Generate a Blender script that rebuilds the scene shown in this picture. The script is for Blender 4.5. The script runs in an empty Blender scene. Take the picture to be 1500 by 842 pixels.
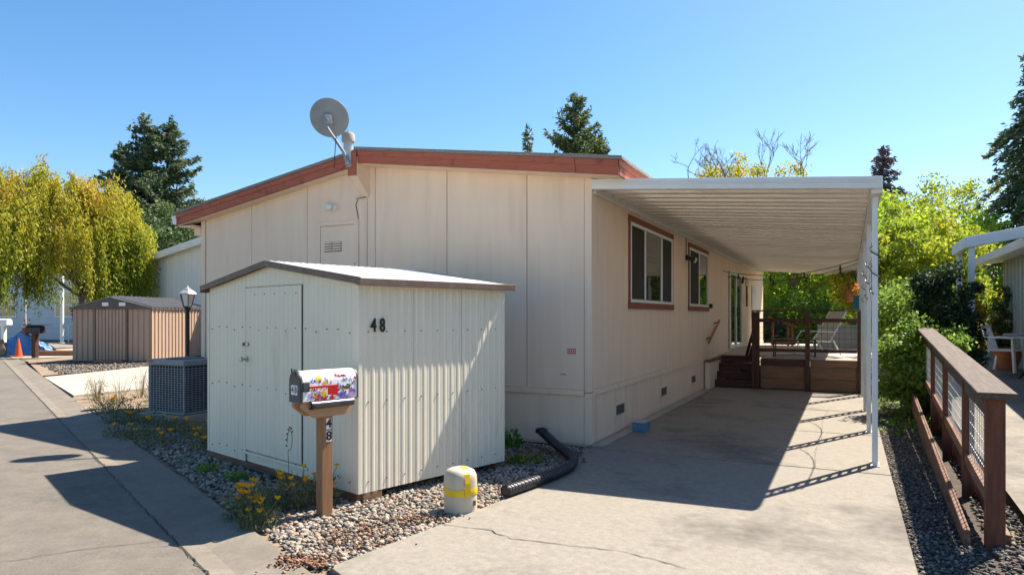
import bpy, math, random
import numpy as np
from mathutils import Vector, Matrix
random.seed(4); rng = np.random.default_rng(4)
R = math.radians
scene = bpy.context.scene
COL = scene.collection

# ------------------------------------------------------------------ camera, sky, sun, exposure
cam_d = bpy.data.cameras.new('camera'); cam = bpy.data.objects.new('camera', cam_d); COL.objects.link(cam)
cam.location = (0, 0, 1.6); cam.rotation_euler = (R(90), 0, 0)
cam_d.sensor_width = 36; cam_d.lens = 24.0; cam_d.shift_y = 42 / 1500
cam_d.clip_start = .05; cam_d.clip_end = 3000
scene.camera = cam
SUN_AZ, SUN_EL = 53.0, 53.0          # azimuth clockwise from the view direction (+Y)
world = bpy.data.worlds.new('World'); scene.world = world; world.use_nodes = True
wn = world.node_tree; bg = wn.nodes['Background']
sky = wn.nodes.new('ShaderNodeTexSky'); sky.sky_type = 'NISHITA'; sky.sun_disc = False
sky.sun_elevation = R(SUN_EL); sky.sun_rotation = R(SUN_AZ)
sky.air_density = 1.0; sky.dust_density = 0.6; sky.ozone_density = 2.2; sky.altitude = 50
hs = wn.nodes.new('ShaderNodeHueSaturation'); hs.inputs['Saturation'].default_value = 1.26; hs.inputs['Hue'].default_value = .4975
wn.links.new(sky.outputs[0], hs.inputs['Color']); wn.links.new(hs.outputs[0], bg.inputs[0]); bg.inputs[1].default_value = 0.08
sun_d = bpy.data.lights.new('sun', 'SUN'); sun_d.energy = 5.0; sun_d.angle = R(.5); sun_d.color = (1, .91, .78)
sun = bpy.data.objects.new('sun', sun_d); COL.objects.link(sun)
sdir = Vector((math.sin(R(SUN_AZ)) * math.cos(R(SUN_EL)), math.cos(R(SUN_AZ)) * math.cos(R(SUN_EL)), math.sin(R(SUN_EL))))
sun.rotation_euler = sdir.to_track_quat('Z', 'Y').to_euler(); sun.location = sdir * 60
vs = scene.view_settings
vs.view_transform = 'Standard'; vs.look = 'None'; vs.gamma = 1; vs.use_curve_mapping = False; vs.exposure = 1.34
scene.cycles.max_bounces = 8; scene.cycles.diffuse_bounces = 4; scene.cycles.transparent_max_bounces = 8

# ------------------------------------------------------------------ materials
def L(h):
    h = h.lstrip('#'); c = [int(h[i:i+2], 16) / 255 for i in (0, 2, 4)]
    return tuple((x / 12.92 if x <= .04045 else ((x + .055) / 1.055) ** 2.4) for x in c)

def mat(name, c1, c2=None, rough=.7, scale=4., stretch=(1, 1, 1), detail=6., lo=.35, hi=.65,
        bump=0., bscale=60., bstretch=(1, 1, 1), bdist=.004, metal=0., spec=.4,
        c3=None, scale3=1.2, stretch3=(1, 1, 1), lo3=.55, hi3=.75, speck=None, coat=0., nr=.5):
    m = bpy.data.materials.new(name); m.use_nodes = True
    nt = m.node_tree; N = nt.nodes; K = nt.links; p = N['Principled BSDF']
    p.inputs['Roughness'].default_value = rough; p.inputs['Metallic'].default_value = metal
    p.inputs['Specular IOR Level'].default_value = spec
    if coat: p.inputs['Coat Weight'].default_value = coat
    tc = N.new('ShaderNodeTexCoord'); oi = N.new('ShaderNodeObjectInfo')
    off = N.new('ShaderNodeVectorMath'); off.operation = 'SCALE'; off.inputs[0].default_value = (17.3, 9.1, 23.7)
    K.new(oi.outputs['Random'], off.inputs['Scale'])
    ad = N.new('ShaderNodeVectorMath'); ad.operation = 'ADD'
    K.new(tc.outputs['Object'], ad.inputs[0]); K.new(off.outputs[0], ad.inputs[1])
    def noise(sc, st, det=6.):
        mp = N.new('ShaderNodeMapping'); mp.inputs['Scale'].default_value = st
        K.new(ad.outputs[0], mp.inputs[0])
        n = N.new('ShaderNodeTexNoise'); n.inputs['Scale'].default_value = sc; n.inputs['Detail'].default_value = det; n.inputs['Roughness'].default_value = nr
        K.new(mp.outputs[0], n.inputs['Vector']); return n.outputs['Fac']
    def ramp(f, a, b):
        mr = N.new('ShaderNodeMapRange'); mr.inputs[1].default_value = a; mr.inputs[2].default_value = b
        K.new(f, mr.inputs[0]); return mr.outputs[0]
    def mix(f, a, b):
        mx = N.new('ShaderNodeMix'); mx.data_type = 'RGBA'
        K.new(f, mx.inputs['Factor'])
        for v, s in ((a, mx.inputs['A']), (b, mx.inputs['B'])):
            if isinstance(v, tuple): s.default_value = (*v, 1)
            else: K.new(v, s)
        return mx.outputs['Result']
    col = c1
    if c2: col = mix(ramp(noise(scale, stretch, detail), lo, hi), c1, c2)
    if c3: col = mix(ramp(noise(scale3, stretch3, 5.), lo3, hi3), col, c3)
    if speck:  # (colour, scale, lo, hi)
        col = mix(ramp(noise(speck[1], (1, 1, 1), 2.), speck[2], speck[3]), col, speck[0])
    if isinstance(col, tuple): p.inputs['Base Color'].default_value = (*col, 1)
    else: K.new(col, p.inputs['Base Color'])
    if bump:
        b = N.new('ShaderNodeBump'); b.inputs['Strength'].default_value = bump; b.inputs['Distance'].default_value = bdist
        K.new(noise(bscale, bstretch, 8.), b.inputs['Height']); K.new(b.outputs[0], p.inputs['Normal'])
    return m

def leafmat(name, stops, trans=.45, rough=.55):
    """leaf colour varies from leaf to leaf by the mesh attribute 'tint'"""
    m = bpy.data.materials.new(name); m.use_nodes = True
    nt = m.node_tree; N = nt.nodes; K = nt.links; p = N['Principled BSDF']; out = N['Material Output']
    p.inputs['Roughness'].default_value = rough; p.inputs['Specular IOR Level'].default_value = .3
    at = N.new('ShaderNodeAttribute'); at.attribute_name = 'tint'
    cr = N.new('ShaderNodeValToRGB'); e = cr.color_ramp.elements
    while len(e) < len(stops): e.new(.5)
    for i, (pos, c) in enumerate(stops): e[i].position = pos; e[i].color = (*c, 1)
    K.new(at.outputs['Fac'], cr.inputs[0]); K.new(cr.outputs[0], p.inputs['Base Color'])
    if trans:
        t = N.new('ShaderNodeBsdfTranslucent'); K.new(cr.outputs[0], t.inputs[0])
        mx = N.new('ShaderNodeMixShader'); mx.inputs[0].default_value = trans
        K.new(p.outputs[0], mx.inputs[1]); K.new(t.outputs[0], mx.inputs[2]); K.new(mx.outputs[0], out.inputs[0])
    return m

M = {}
M['siding'] = mat('siding_paint', (.79, .60, .45), (.83, .645, .49), .65, 2.2, (3, 3, .35), bump=.35, bscale=60, bstretch=(1, 1, .06), bdist=.002,
                  c3=(.68, .525, .405), scale3=2.0, stretch3=(2.5, 2.5, .25), lo3=.55, hi3=.8)
M['siding_white'] = mat('siding_white', (.74, .72, .66), (.8, .78, .72), .65, 3, (3, 3, .3), bump=.2, bscale=50, bstretch=(1, 1, .08))
M['fascia_red'] = mat('fascia_red', (.35, .092, .05), (.41, .115, .064), .6, 5, (.4, .4, 6), bump=.4, bscale=30, bstretch=(.05, .05, 3), c3=(.2, .045, .03), scale3=6)
M['trim_red'] = mat('trim_red', (.22, .064, .036), (.27, .082, .047), .6, 8, bump=.2)
M['shingle'] = mat('shingle_grey', (.20, .185, .17), (.29, .265, .24), .9, 40, speck=((.12, .11, .1), 120, .55, .65), bump=.6, bscale=90)
M['white_paint'] = mat('white_paint', (.80, .79, .76), (.74, .73, .69), .45, 3, c3=(.62, .58, .5), scale3=4, lo3=.62, hi3=.85)
M['white_alu'] = mat('white_aluminium', (.76, .76, .75), (.70, .69, .67), .38, 3, (1, 1, 1), c3=(.6, .56, .48), scale3=2.5, lo3=.62, hi3=.9)
M['soffit_pan'] = mat('soffit_pan', (.74, .70, .645), (.69, .65, .60), .45, 3, c3=(.6, .53, .44), scale3=1.5, lo3=.6, hi3=.85)
M['shed_metal'] = mat('shed_cream_metal', (.78, .715, .575), (.745, .68, .54), .42, 3, (2, 2, .4), c3=(.6, .55, .42), scale3=2.3, stretch3=(2, 2, .6), lo3=.62, hi3=.85, bump=.12, bscale=6, bdist=.01)
M['shed_roof'] = mat('shed_roof_metal', (.86, .85, .82), (.82, .81, .78), .5, 2)
M['shed_trim'] = mat('shed_brown_trim', (.13, .085, .066), (.17, .115, .09), .55, 12, c3=(.2, .15, .12), scale3=9)
M['screw'] = mat('screw_steel', (.1, .09, .08), rough=.5, metal=.4)
M['steel'] = mat('steel', (.5, .5, .5), (.42, .42, .42), .35, 20, metal=.9)
M['tube_dark'] = mat('tube_dark_metal', (.1, .1, .105), (.14, .14, .145), .28, 12, metal=.8)
M['galv'] = mat('galvanised', (.46, .48, .5), (.38, .4, .42), .5, 12, metal=.35, bump=.1)
M['dish_grey'] = mat('dish_grey', (.20, .225, .245), (.24, .265, .285), .6, 6)
M['black'] = mat('black_plastic', (.016, .017, .019), (.026, .027, .03), .42, 30)
M['black_metal'] = mat('black_metal', (.022, .022, .024), (.035, .034, .034), .5, 20)
M['rubber_blk'] = mat('black_pipe', (.018, .019, .024), (.03, .03, .036), .38, 14, bump=.1)
M['ac_grey'] = mat('condenser_grey', (.24, .24, .24), (.28, .28, .28), .5, 8)
M['ac_dark'] = mat('condenser_dark', (.02, .021, .024), rough=.7)
M['concrete'] = mat('concrete', (.262, .236, .196), (.19, .17, .141), .9, 16, lo=.36, hi=.66, detail=12, nr=.75, bump=.5, bscale=120, bdist=.003,
                    c3=(.105, .095, .081), scale3=.62, lo3=.51, hi3=.70, speck=((.13, .118, .1), 70, .58, .72))
M['concrete_pale'] = mat('concrete_pale', (.40, .36, .30), (.32, .285, .24), .88, 2, detail=10, nr=.7, bump=.4, bscale=200, bdist=.002)
M['gutter'] = mat('gutter_concrete', (.215, .186, .15), (.145, .125, .1), .92, 2.6, lo=.36, hi=.66, detail=12, nr=.74, bump=.6, bscale=110, bdist=.004, c3=(.14, .12, .1), scale3=1.2, lo3=.52, hi3=.72, speck=((.11, .094, .08), 70, .56, .70))
M['asphalt'] = mat('asphalt', (.165, .145, .12), (.105, .093, .077), .92, 4.5, lo=.34, hi=.66, detail=12, nr=.78, bump=.9, bscale=90, bdist=.005, c3=(.085, .077, .067), scale3=.7, lo3=.52, hi3=.72, speck=((.2, .182, .155), 75, .57, .70))
M['crack'] = mat('crack_dirt', (.045, .038, .032), rough=1.)
M['dirt'] = mat('dirt', (.20, .14, .095), (.27, .2, .14), .95, 3, bump=.8, bscale=60, bdist=.01, c3=(.14, .1, .07), scale3=1.5)
M['soil_dark'] = mat('soil_dark', (.055, .042, .034), (.09, .07, .055), .95, 12, bump=1, bscale=60, bdist=.015)
M['dry_ground'] = mat('dry_ground', (.20, .165, .10), (.12, .12, .06), .95, .35, bump=.6, bscale=10, bdist=.03)
M['cedar'] = mat('cedar', (.235, .115, .055), (.33, .175, .085), .7, 9, (8, 8, .5), bump=.3, bscale=24, bstretch=(6, 6, .4), bdist=.002)
M['cedar_board'] = mat('cedar_board', (.40, .235, .12), (.48, .29, .155), .7, 9, (.8, .8, 8), bump=.2, bscale=24, bstretch=(.6, .6, 6), bdist=.002)
M['redwood'] = mat('redwood_dark', (.10, .032, .017), (.15, .052, .028), .75, 8, (6, 6, .6), bump=.4, bscale=20, bstretch=(6, 6, .5), bdist=.003)
M['redwood_h'] = mat('redwood_weathered', (.13, .062, .038), (.19, .10, .066), .8, 6, (6, .5, 6), bump=.5, bscale=18, bstretch=(6, .5, 6), bdist=.004, c3=(.27, .19, .14), scale3=5, stretch3=(4, .5, 4), lo3=.55, hi3=.75)
M['cap_wood'] = mat('cap_wood', (.062, .042, .032), (.108, .078, .06), .8, 6, (9, .35, 9), bump=.6, bscale=14, bstretch=(8, .4, 8), bdist=.004, c3=(.07, .05, .04), scale3=6, stretch3=(3, .6, 3))
M['deck_dark'] = mat('deck_dark_stain', (.06, .022, .015), (.09, .034, .022), .6, 8, (.6, 6, 6), bump=.2)
M['deck_plank'] = mat('deck_plank', (.2, .11, .064), (.265, .155, .093), .75, 5, (.5, 6, 6), bump=.4, bscale=16, bstretch=(.5, 6, 6), bdist=.003)
M['deck_top'] = mat('deck_top_grey', (.33, .30, .265), (.4, .365, .32), .8, 5, (.5, 6, 6), bump=.3, bscale=16, bstretch=(.5, 6, 6))
M['rail_red'] = mat('rail_red', (.36, .12, .07), (.42, .16, .095), .6, 6)
M['glass_dark'] = mat('window_glass', (.02, .026, .026), rough=.01, spec=.5)
M['glass_dark'].node_tree.nodes['Principled BSDF'].inputs['IOR'].default_value = 2.3
M['screen'] = mat('window_screen', (.03, .028, .027), rough=.75, bump=.2, bscale=400)
M['mail_white'] = mat('mailbox_white', (.82, .82, .85), (.76, .78, .84), .3, 6)
M['mail_dark'] = mat('mailbox_dark', (.055, .055, .06), (.08, .08, .085), .5, 20)
M['red_flag'] = mat('red_flag', (.55, .015, .02), rough=.4)
M['white_tile'] = mat('white_sticker', (.82, .82, .82), rough=.5)
M['ped_cream'] = mat('pedestal_cream', (.53, .47, .35), (.48, .42, .31), .5, 7, c3=(.42, .36, .27), scale3=5, lo3=.62, hi3=.8)
M['tape'] = mat('yellow_tape', (.72, .50, .015), (.66, .44, .01), .35, 9)
M['blue_block'] = mat('blue_block', (.09, .17, .29), (.13, .22, .34), .8, 20, bump=.4)
M['shed2'] = mat('brown_shed_metal', (.39, .275, .205), (.36, .25, .185), .5, 3, (2, 2, .4), c3=(.36, .24, .17), scale3=1.4, stretch3=(2, 2, .4))
M['shed2_dark'] = mat('brown_shed_roof', (.075, .062, .055), (.1, .083, .072), .4, 4, metal=.2)
M['shed2_roof'] = mat('brown_shed_ribbed_roof', (.26, .235, .21), (.3, .27, .24), .35, 4, metal=.3)
M['cone'] = mat('cone_orange', (.75, .11, .02), (.68, .09, .015), .5, 6)
M['cone_white'] = mat('cone_white', (.82, .8, .76), rough=.4)
M['tarp'] = mat('blue_tarp', (.1, .23, .5), (.18, .35, .62), .5, 3, bump=.6, bscale=6, bdist=.04)
M['tarp_brown'] = mat('cardboard', (.32, .19, .12), (.4, .26, .17), .8, 3)
M['house_blue'] = mat('pale_blue_siding', (.52, .57, .60), (.56, .61, .64), .65, 3)
M['frame_white'] = mat('window_white', (.8, .8, .78), rough=.4)
M['nb_wall'] = mat('neighbor_siding', (.40, .42, .39), (.45, .46, .43), .7, 4, (3, 3, .3), bump=.2)
M['plastic_white'] = mat('plastic_white', (.74, .76, .78), rough=.35)
M['sling'] = mat('sling_fabric', (.55, .52, .46), (.48, .45, .4), .8, 40)
M['terracotta'] = mat('terracotta', (.38, .13, .06), (.45, .18, .09), .8, 9)
M['teal'] = mat('teal_paint', (.02, .16, .2), rough=.5)
M['planter'] = mat('planter_stone', (.62, .61, .57), (.54, .53, .49), .85, 5)
M['lamp_glass'] = mat('lantern_glass', (.72, .70, .64), rough=.25)
M['bark'] = mat('bark', (.10, .075, .055), (.17, .13, .1), .9, 6, (3, 3, .5), bump=1, bscale=14, bstretch=(3, 3, .5), bdist=.03)
M['bark_grey'] = mat('bark_grey', (.17, .145, .125), (.24, .21, .18), .9, 6, (3, 3, .5), bump=.8, bscale=14, bdist=.02)
M['bark_red'] = mat('bark_red', (.2, .1, .06), (.27, .15, .1), .9, 6, (3, 3, .5))
M['stem'] = mat('plant_stem', (.12, .15, .05), (.2, .19, .09), .8, 8)
M['stem_dry'] = mat('dry_stem', (.32, .25, .14), (.2, .16, .09), .9, 8)
M['sticker_red'] = mat('sticker_red', (.45, .07, .08), rough=.5)
M['sticker_white'] = mat('sticker_pink', (.7, .6, .6), rough=.5)
M['grey_box'] = mat('small_grey_label', (.33, .35, .38), rough=.5)
for nm, c in (('yellow', (.8, .5, .02)), ('orange', (.8, .25, .02)), ('red', (.6, .02, .03)), ('pink', (.65, .15, .25)), ('purple', (.25, .1, .35)), ('blue', (.08, .16, .5)),
              ('green', (.05, .2, .05)), ('brown', (.12, .07, .03)), ('lilac', (.5, .35, .6)), ('teal', (.05, .3, .3))):
    M['paint_' + nm] = mat('painted_' + nm, c, rough=.4)
def stone_mat(name, stops, rough=.8):
    m = leafmat(name, stops, trans=0, rough=rough); return m
M['stones'] = stone_mat('river_pebbles', [(0, (.10, .092, .082)), (.3, (.19, .172, .15)), (.55, (.28, .248, .205)), (.75, (.37, .325, .265)), (.88, (.28, .155, .10)), (1, (.44, .37, .28))])
M['stones_dark'] = stone_mat('dark_gravel', [(0, (.035, .032, .03)), (.4, (.075, .068, .063)), (.75, (.15, .135, .118)), (1, (.27, .23, .19))])
M['chips'] = stone_mat('bark_chips', [(0, (.09, .05, .03)), (.6, (.26, .13, .075)), (1, (.4, .24, .15))])
M['lf_willow'] = leafmat('leaf_yellow_green', [(0, (.10, .16, .02)), (.4, (.22, .28, .025)), (.75, (.42, .40, .03)), (1, (.56, .38, .06))], .5)
M['lf_conifer'] = leafmat('needle_green', [(0, (.045, .08, .052)), (.6, (.095, .145, .08)), (1, (.18, .21, .08))], .3)
M['lf_conifer_lt'] = leafmat('needle_light', [(0, (.05, .085, .045)), (.6, (.11, .16, .06)), (1, (.22, .24, .08))], .3)
M['lf_conifer_blue'] = leafmat('needle_blue_grey', [(0, (.05, .07, .07)), (1, (.13, .16, .16))], .2)
M['lf_conifer_brown'] = leafmat('needle_brown', [(0, (.09, .06, .06)), (1, (.2, .13, .12))], .1)
M['lf_green'] = leafmat('leaf_green', [(0, (.06, .14, .02)), (.6, (.15, .28, .04)), (1, (.32, .45, .06))], .55)
M['lf_lime'] = leafmat('leaf_lime', [(0, (.12, .24, .025)), (.5, (.28, .42, .035)), (1, (.55, .6, .06))], .6)
M['lf_gold'] = leafmat('leaf_gold_green', [(0, (.13, .20, .02)), (.5, (.29, .36, .03)), (.85, (.48, .48, .04)), (1, (.54, .38, .04))], .55)
M['lf_yellow'] = leafmat('leaf_yellow', [(0, (.3, .32, .03)), (.6, (.52, .48, .03)), (1, (.6, .42, .04))], .5)
M['lf_oak'] = leafmat('leaf_oak', [(0, (.04, .075, .022)), (.6, (.09, .14, .045)), (1, (.2, .26, .09))], .35)
M['lf_dark'] = leafmat('leaf_dark', [(0, (.014, .032, .012)), (.7, (.035, .07, .024)), (1, (.09, .13, .045))], .2, .7)
M['lf_rose'] = leafmat('leaf_rose', [(0, (.09, .18, .03)), (.6, (.22, .34, .055)), (.93, (.4, .5, .12)), (1, (.55, .12, .06))], .5, .55)
M['lf_autumn'] = leafmat('leaf_autumn', [(0, (.2, .2, .03)), (.4, (.5, .36, .03)), (.75, (.55, .22, .03)), (1, (.4, .08, .05))], .5)
M['lf_weed'] = leafmat('leaf_weed', [(0, (.07, .09, .035)), (.6, (.14, .17, .07)), (1, (.3, .28, .12))], .3)
M['petal'] = leafmat('poppy_petal', [(0, (.9, .34, .015)), (1, (.95, .58, .02))], .5)

# ------------------------------------------------------------------ mesh helpers
class MB:
    def __init__(s): s.v = []; s.f = []
    def add(s, vs, fs):
        o = len(s.v); s.v += [tuple(map(float, p)) for p in vs]; s.f += [tuple(i + o for i in f) for f in fs]; return s
    def box(s, x0, x1, y0, y1, z0, z1):
        return s.add([(x0, y0, z0), (x1, y0, z0), (x1, y1, z0), (x0, y1, z0), (x0, y0, z1), (x1, y0, z1), (x1, y1, z1), (x0, y1, z1)],
                     [(3, 2, 1, 0), (4, 5, 6, 7), (0, 1, 5, 4), (1, 2, 6, 5), (2, 3, 7, 6), (3, 0, 4, 7)])
    def prism(s, poly, axis, a, b):
        """polygon of 2-D points extruded along axis from a to b; axis 'y': points (x,z); 'x': points (y,z); 'z': points (x,y)"""
        def P(p, t): return {'y': (p[0], t, p[1]), 'x': (t, p[0], p[1]), 'z': (p[0], p[1], t)}[axis]
        n = len(poly); vs = [P(p, a) for p in poly] + [P(p, b) for p in poly]
        area = sum(poly[i][0] * poly[(i+1) % n][1] - poly[(i+1) % n][0] * poly[i][1] for i in range(n))
        fs = [tuple(range(n)), tuple(range(2*n-1, n-1, -1))] + [(i, i + n, (i+1) % n + n, (i+1) % n) for i in range(n)]
        flip = (area > 0) == (axis in ('z', 'x')) if b > a else (area > 0) != (axis in ('z', 'x'))
        if flip: fs = [tuple(reversed(f)) for f in fs]
        return s.add(vs, fs)
    def beam(s, p0, p1, w, h, up=(0, 0, 1)):
        p0 = Vector(p0); p1 = Vector(p1); d = (p1 - p0).normalized(); up = Vector(up)
        a = d.cross(up)
        if a.length < 1e-4: a = d.cross(Vector((0, 1, 0)))
        a.normalize(); b = a.cross(d).normalized()
        c = [(-w/2, -h/2), (w/2, -h/2), (w/2, h/2), (-w/2, h/2)]
        vs = [p + a * x + b * y for p in (p0, p1) for x, y in c]
        return s.add(vs, [(0, 1, 2, 3), (7, 6, 5, 4), (0, 4, 5, 1), (1, 5, 6, 2), (2, 6, 7, 3), (3, 7, 4, 0)])
    def tube(s, pts, r, n=8, cap=True, radii=None):
        pts = [Vector(p) for p in pts]; rs = radii or ([r] * len(pts)); vs = []; prev = None
        for i, p in enumerate(pts):
            d = (pts[min(i+1, len(pts)-1)] - pts[max(i-1, 0)]).normalized()
            if prev is None:
                a = d.cross(Vector((0, 0, 1)))
                if a.length < .05: a = d.cross(Vector((0, 1, 0)))
            else: a = prev - d * prev.dot(d)
            a.normalize(); prev = a; b = d.cross(a)
            for k in range(n):
                t = 2 * math.pi * k / n; vs.append(p + (a * math.cos(t) + b * math.sin(t)) * rs[i])
        fs = [(i*n+k, i*n+(k+1) % n, (i+1)*n+(k+1) % n, (i+1)*n+k) for i in range(len(pts)-1) for k in range(n)]
        if cap: fs += [tuple(range(n-1, -1, -1)), tuple(range((len(pts)-1)*n, len(pts)*n))]
        return s.add(vs, fs)
    def lathe(s, prof, n=20, c=(0, 0, 0), sx=1, sy=1, power=2., cap=True):
        vs = []
        for r, z in prof:
            for k in range(n):
                t = 2 * math.pi * k / n; ct, st = math.cos(t), math.sin(t)
                q = (abs(ct) ** power + abs(st) ** power) ** (-1 / power)
                vs.append((c[0] + r * ct * q * sx, c[1] + r * st * q * sy, c[2] + z))
        fs = [(i*n+k, i*n+(k+1) % n, (i+1)*n+(k+1) % n, (i+1)*n+k) for i in range(len(prof)-1) for k in range(n)]
        if cap: fs += [tuple(range(n-1, -1, -1)), tuple(range((len(prof)-1)*n, len(prof)*n))]
        return s.add(vs, fs)
    def sheet(s, poly, z): return s.add([(p[0], p[1], z if len(p) < 3 else p[2]) for p in poly], [tuple(range(len(poly)))])
    def mesh(s, name, m, smooth=False):
        me = bpy.data.meshes.new(name); me.from_pydata(s.v, [], s.f); me.materials.append(m)
        if smooth: me.polygons.foreach_set('use_smooth', [True] * len(me.polygons))
        me.update(); return me
    def build(s, name, m, parent=None, smooth=False, bevel=0, auto=None, loc=None, kind=None, label=None):
        return link(name, s.mesh(name, m, smooth), parent, bevel, auto, loc, kind, label)

def link(name, me, parent=None, bevel=0, auto=None, loc=None, kind=None, label=None, rot=None):
    o = bpy.data.objects.new(name, me); COL.objects.link(o)
    if parent: o.parent = parent
    if loc is not None: o.location = loc
    if rot is not None: o.rotation_euler = rot
    if bevel:
        b = o.modifiers.new('bevel', 'BEVEL'); b.width = bevel; b.segments = 2; b.limit_method = 'ANGLE'; b.angle_limit = R(40)
    if auto: me.polygons.foreach_set('use_smooth', [True] * len(me.polygons)); me.set_sharp_from_angle(angle=R(auto))
    if kind: o['kind'] = kind
    if label: o['label'] = label
    return o

def tag(o, label, cat, group=None):
    o['label'] = label; o['category'] = cat
    if group: o['group'] = group
    return o
def thing(name, label, cat, loc=(0, 0, 0), rz=0., group=None):
    o = bpy.data.objects.new(name, None); COL.objects.link(o); o.location = loc; o.rotation_euler = (0, 0, rz); o.empty_display_size = .2
    return tag(o, label, cat, group)
def copy_tree(o, parent=None):
    c = o.copy(); COL.objects.link(c)
    if parent: c.parent = parent
    for ch in list(o.children): copy_tree(ch, c)
    return c
def text(name, body, size, m, parent, loc, rot, ext=.003, bold=0., align='CENTER', sx=1.):
    cu = bpy.data.curves.new(name, 'FONT'); cu.body = body; cu.size = size; cu.extrude = ext; cu.offset = bold
    cu.align_x = align; cu.align_y = 'CENTER'; cu.materials.append(m)
    tmp = bpy.data.objects.new(name, cu); COL.objects.link(tmp); me = bpy.data.meshes.new_from_object(tmp); me.name = name
    if not me.materials: me.materials.append(m)
    bpy.data.objects.remove(tmp); bpy.data.curves.remove(cu)
    o = bpy.data.objects.new(name, me); COL.objects.link(o); o.parent = parent; o.location = loc; o.rotation_euler = rot; o.scale = (sx, 1, 1)
    return o

def np_mesh(name, V, F, m, tint=None, smooth=False):
    V = np.asarray(V, np.float32); F = np.asarray(F, np.int32); k = F.shape[1]
    me = bpy.data.meshes.new(name); me.vertices.add(len(V)); me.vertices.foreach_set('co', V.ravel())
    me.loops.add(F.size); me.loops.foreach_set('vertex_index', F.ravel())
    me.polygons.add(len(F)); me.polygons.foreach_set('loop_start', np.arange(0, F.size, k, dtype=np.int32))
    if smooth: me.polygons.foreach_set('use_smooth', np.ones(len(F), bool))
    if tint is not None:
        a = me.attributes.new('tint', 'FLOAT', 'FACE'); a.data.foreach_set('value', np.asarray(tint, np.float32))
    me.materials.append(m); me.update(calc_edges=True); me.validate(); return me
def unit(a): return a / np.maximum(np.linalg.norm(a, axis=1, keepdims=True), 1e-6)
def leaves(C, length, width, axis=None, tint=None, jitter=.35, fold=.25):
    """one small folded leaf (two quads sharing a midrib would cost more: one kite quad each) per centre"""
    n = len(C); A = rng.normal(size=(n, 3))
    if axis is not None: A = unit(axis) + rng.normal(size=(n, 3)) * jitter
    A = unit(A); B = unit(np.cross(A, rng.normal(size=(n, 3)))); Nn = np.cross(A, B)
    s = rng.uniform(.7, 1.3, (n, 1)); l = length * s / 2; w = width * s / 2
    V = np.stack([C - A*l, C + B*w - A*l*.1 + Nn*w*fold, C + A*l, C - B*w - A*l*.1 + Nn*w*fold], 1).reshape(-1, 3)
    F = np.arange(4*n).reshape(n, 4)
    if tint is None: tint = rng.uniform(0, 1, n)
    return V, F, np.clip(tint, 0, 1)

# ------------------------------------------------------------------ frames of reference
C = Vector((.967, 8.333, 0)); HR = R(-26.2)                    # the home's near corner; local x runs across, local y along its side wall
dv = Vector((.4415, .897, 0)); wv = Vector((.897, -.4415, 0))
def H(x, y, z=0): p = C + wv * x + dv * y; return (p.x, p.y, z)

# ------------------------------------------------------------------ ground, street, pavements
def struct(name, mb, m, **k): return mb.build(name, m, kind='structure', **k)
struct('ground', MB().sheet([(-600, -300), (600, -300), (600, 1500), (-600, 1500)], -.06), M['dry_ground'])
def street_x(Y, off=0.): return -1.925 - .808 * (Y - 4.278) + off
ya, yb = -25., 60.
struct('street', MB().sheet([(street_x(ya) - 9, ya), (street_x(ya), ya), (street_x(yb), yb), (street_x(yb) - 9, yb)], -.012), M['asphalt'])
# concrete gutter pan: shallow dish between the asphalt and the beds
g = MB()
prof = [(0, -.02), (.02, -.006), (.20, -.02), (.45, -.004), (.65, .006)]
ys = np.linspace(ya, yb, 120)
vs_ = [(street_x(y, o), y, z) for y in ys for o, z in prof]
g.add(vs_, [(i*5+k, i*5+k+1, (i+1)*5+k+1, (i+1)*5+k) for i in range(len(ys)-1) for k in range(4)])
struct('gutter', g, M['gutter'])
struct('bed_soil', MB().sheet([(-14.4, 20.6), (-1.29, 4.336), (.5, 2.0), (1.5, 2.0), (2.2, 8.2), (.97, 9.5), (-5.5, 12.5), (-6, 20), (-9, 24)], -.028), M['dirt'])

# driveway: four cast slabs with open joints
drive = bpy.data.objects.new('driveway', None); COL.objects.link(drive); drive.location = C; drive.rotation_euler = (0, 0, HR); drive['kind'] = 'structure'
def loc2(X, Y):
    r = Vector((X, Y, 0)) - C; return (r.dot(wv), r.dot(dv))
J = .028
left_edge = [loc2(-1.158, 4.336), loc2(-.516, 5.263), loc2(.217, 6.37), loc2(.6, 7.15)]
sl = [(3.2, -.12), (-.03, -.12)] + left_edge[::-1] + [(3.2, -6.2)]
def slab(poly, lab=None):
    b = MB().prism(poly, 'z', -.09, .012); return b.build('slab', M['concrete'], drive, bevel=.006, label=lab)
slab(sl)
for a, b in ((-.12 + J, 2.35), (2.35 + J, 4.75), (4.75 + J, 7.88)): slab([(.0, a), (3.2, a), (3.2, b), (.0, b)])
# narrow raised concrete strip at the foot of the wall
MB().box(.02, .16, -.02, 7.2, .0125, .035).build('footing_strip', M['concrete_pale'], drive, bevel=.004)
def crack(pts, w=.008, z=.0165):
    b = MB(); vs = []; P = [Vector((*p, 0)) for p in pts]; Q = []
    for i in range(len(P)-1):
        n = max(2, int((P[i+1]-P[i]).length / .05))
        for k in range(n): Q.append(P[i].lerp(P[i+1], k / n) + Vector((random.gauss(0, .009), random.gauss(0, .009), 0)))
    Q.append(P[-1])
    for i, p in enumerate(Q):
        d = (Q[min(i+1, len(Q)-1)] - Q[max(i-1, 0)]).normalized(); nn = Vector((-d.y, d.x, 0)); ww = w * random.uniform(.4, 1.3)
        vs += [p + nn * ww / 2 + Vector((0, 0, z)), p - nn * ww / 2 + Vector((0, 0, z))]
    b.add(vs, [(2*i, 2*i+1, 2*i+3, 2*i+2) for i in range(len(Q)-1)]); return b
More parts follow.
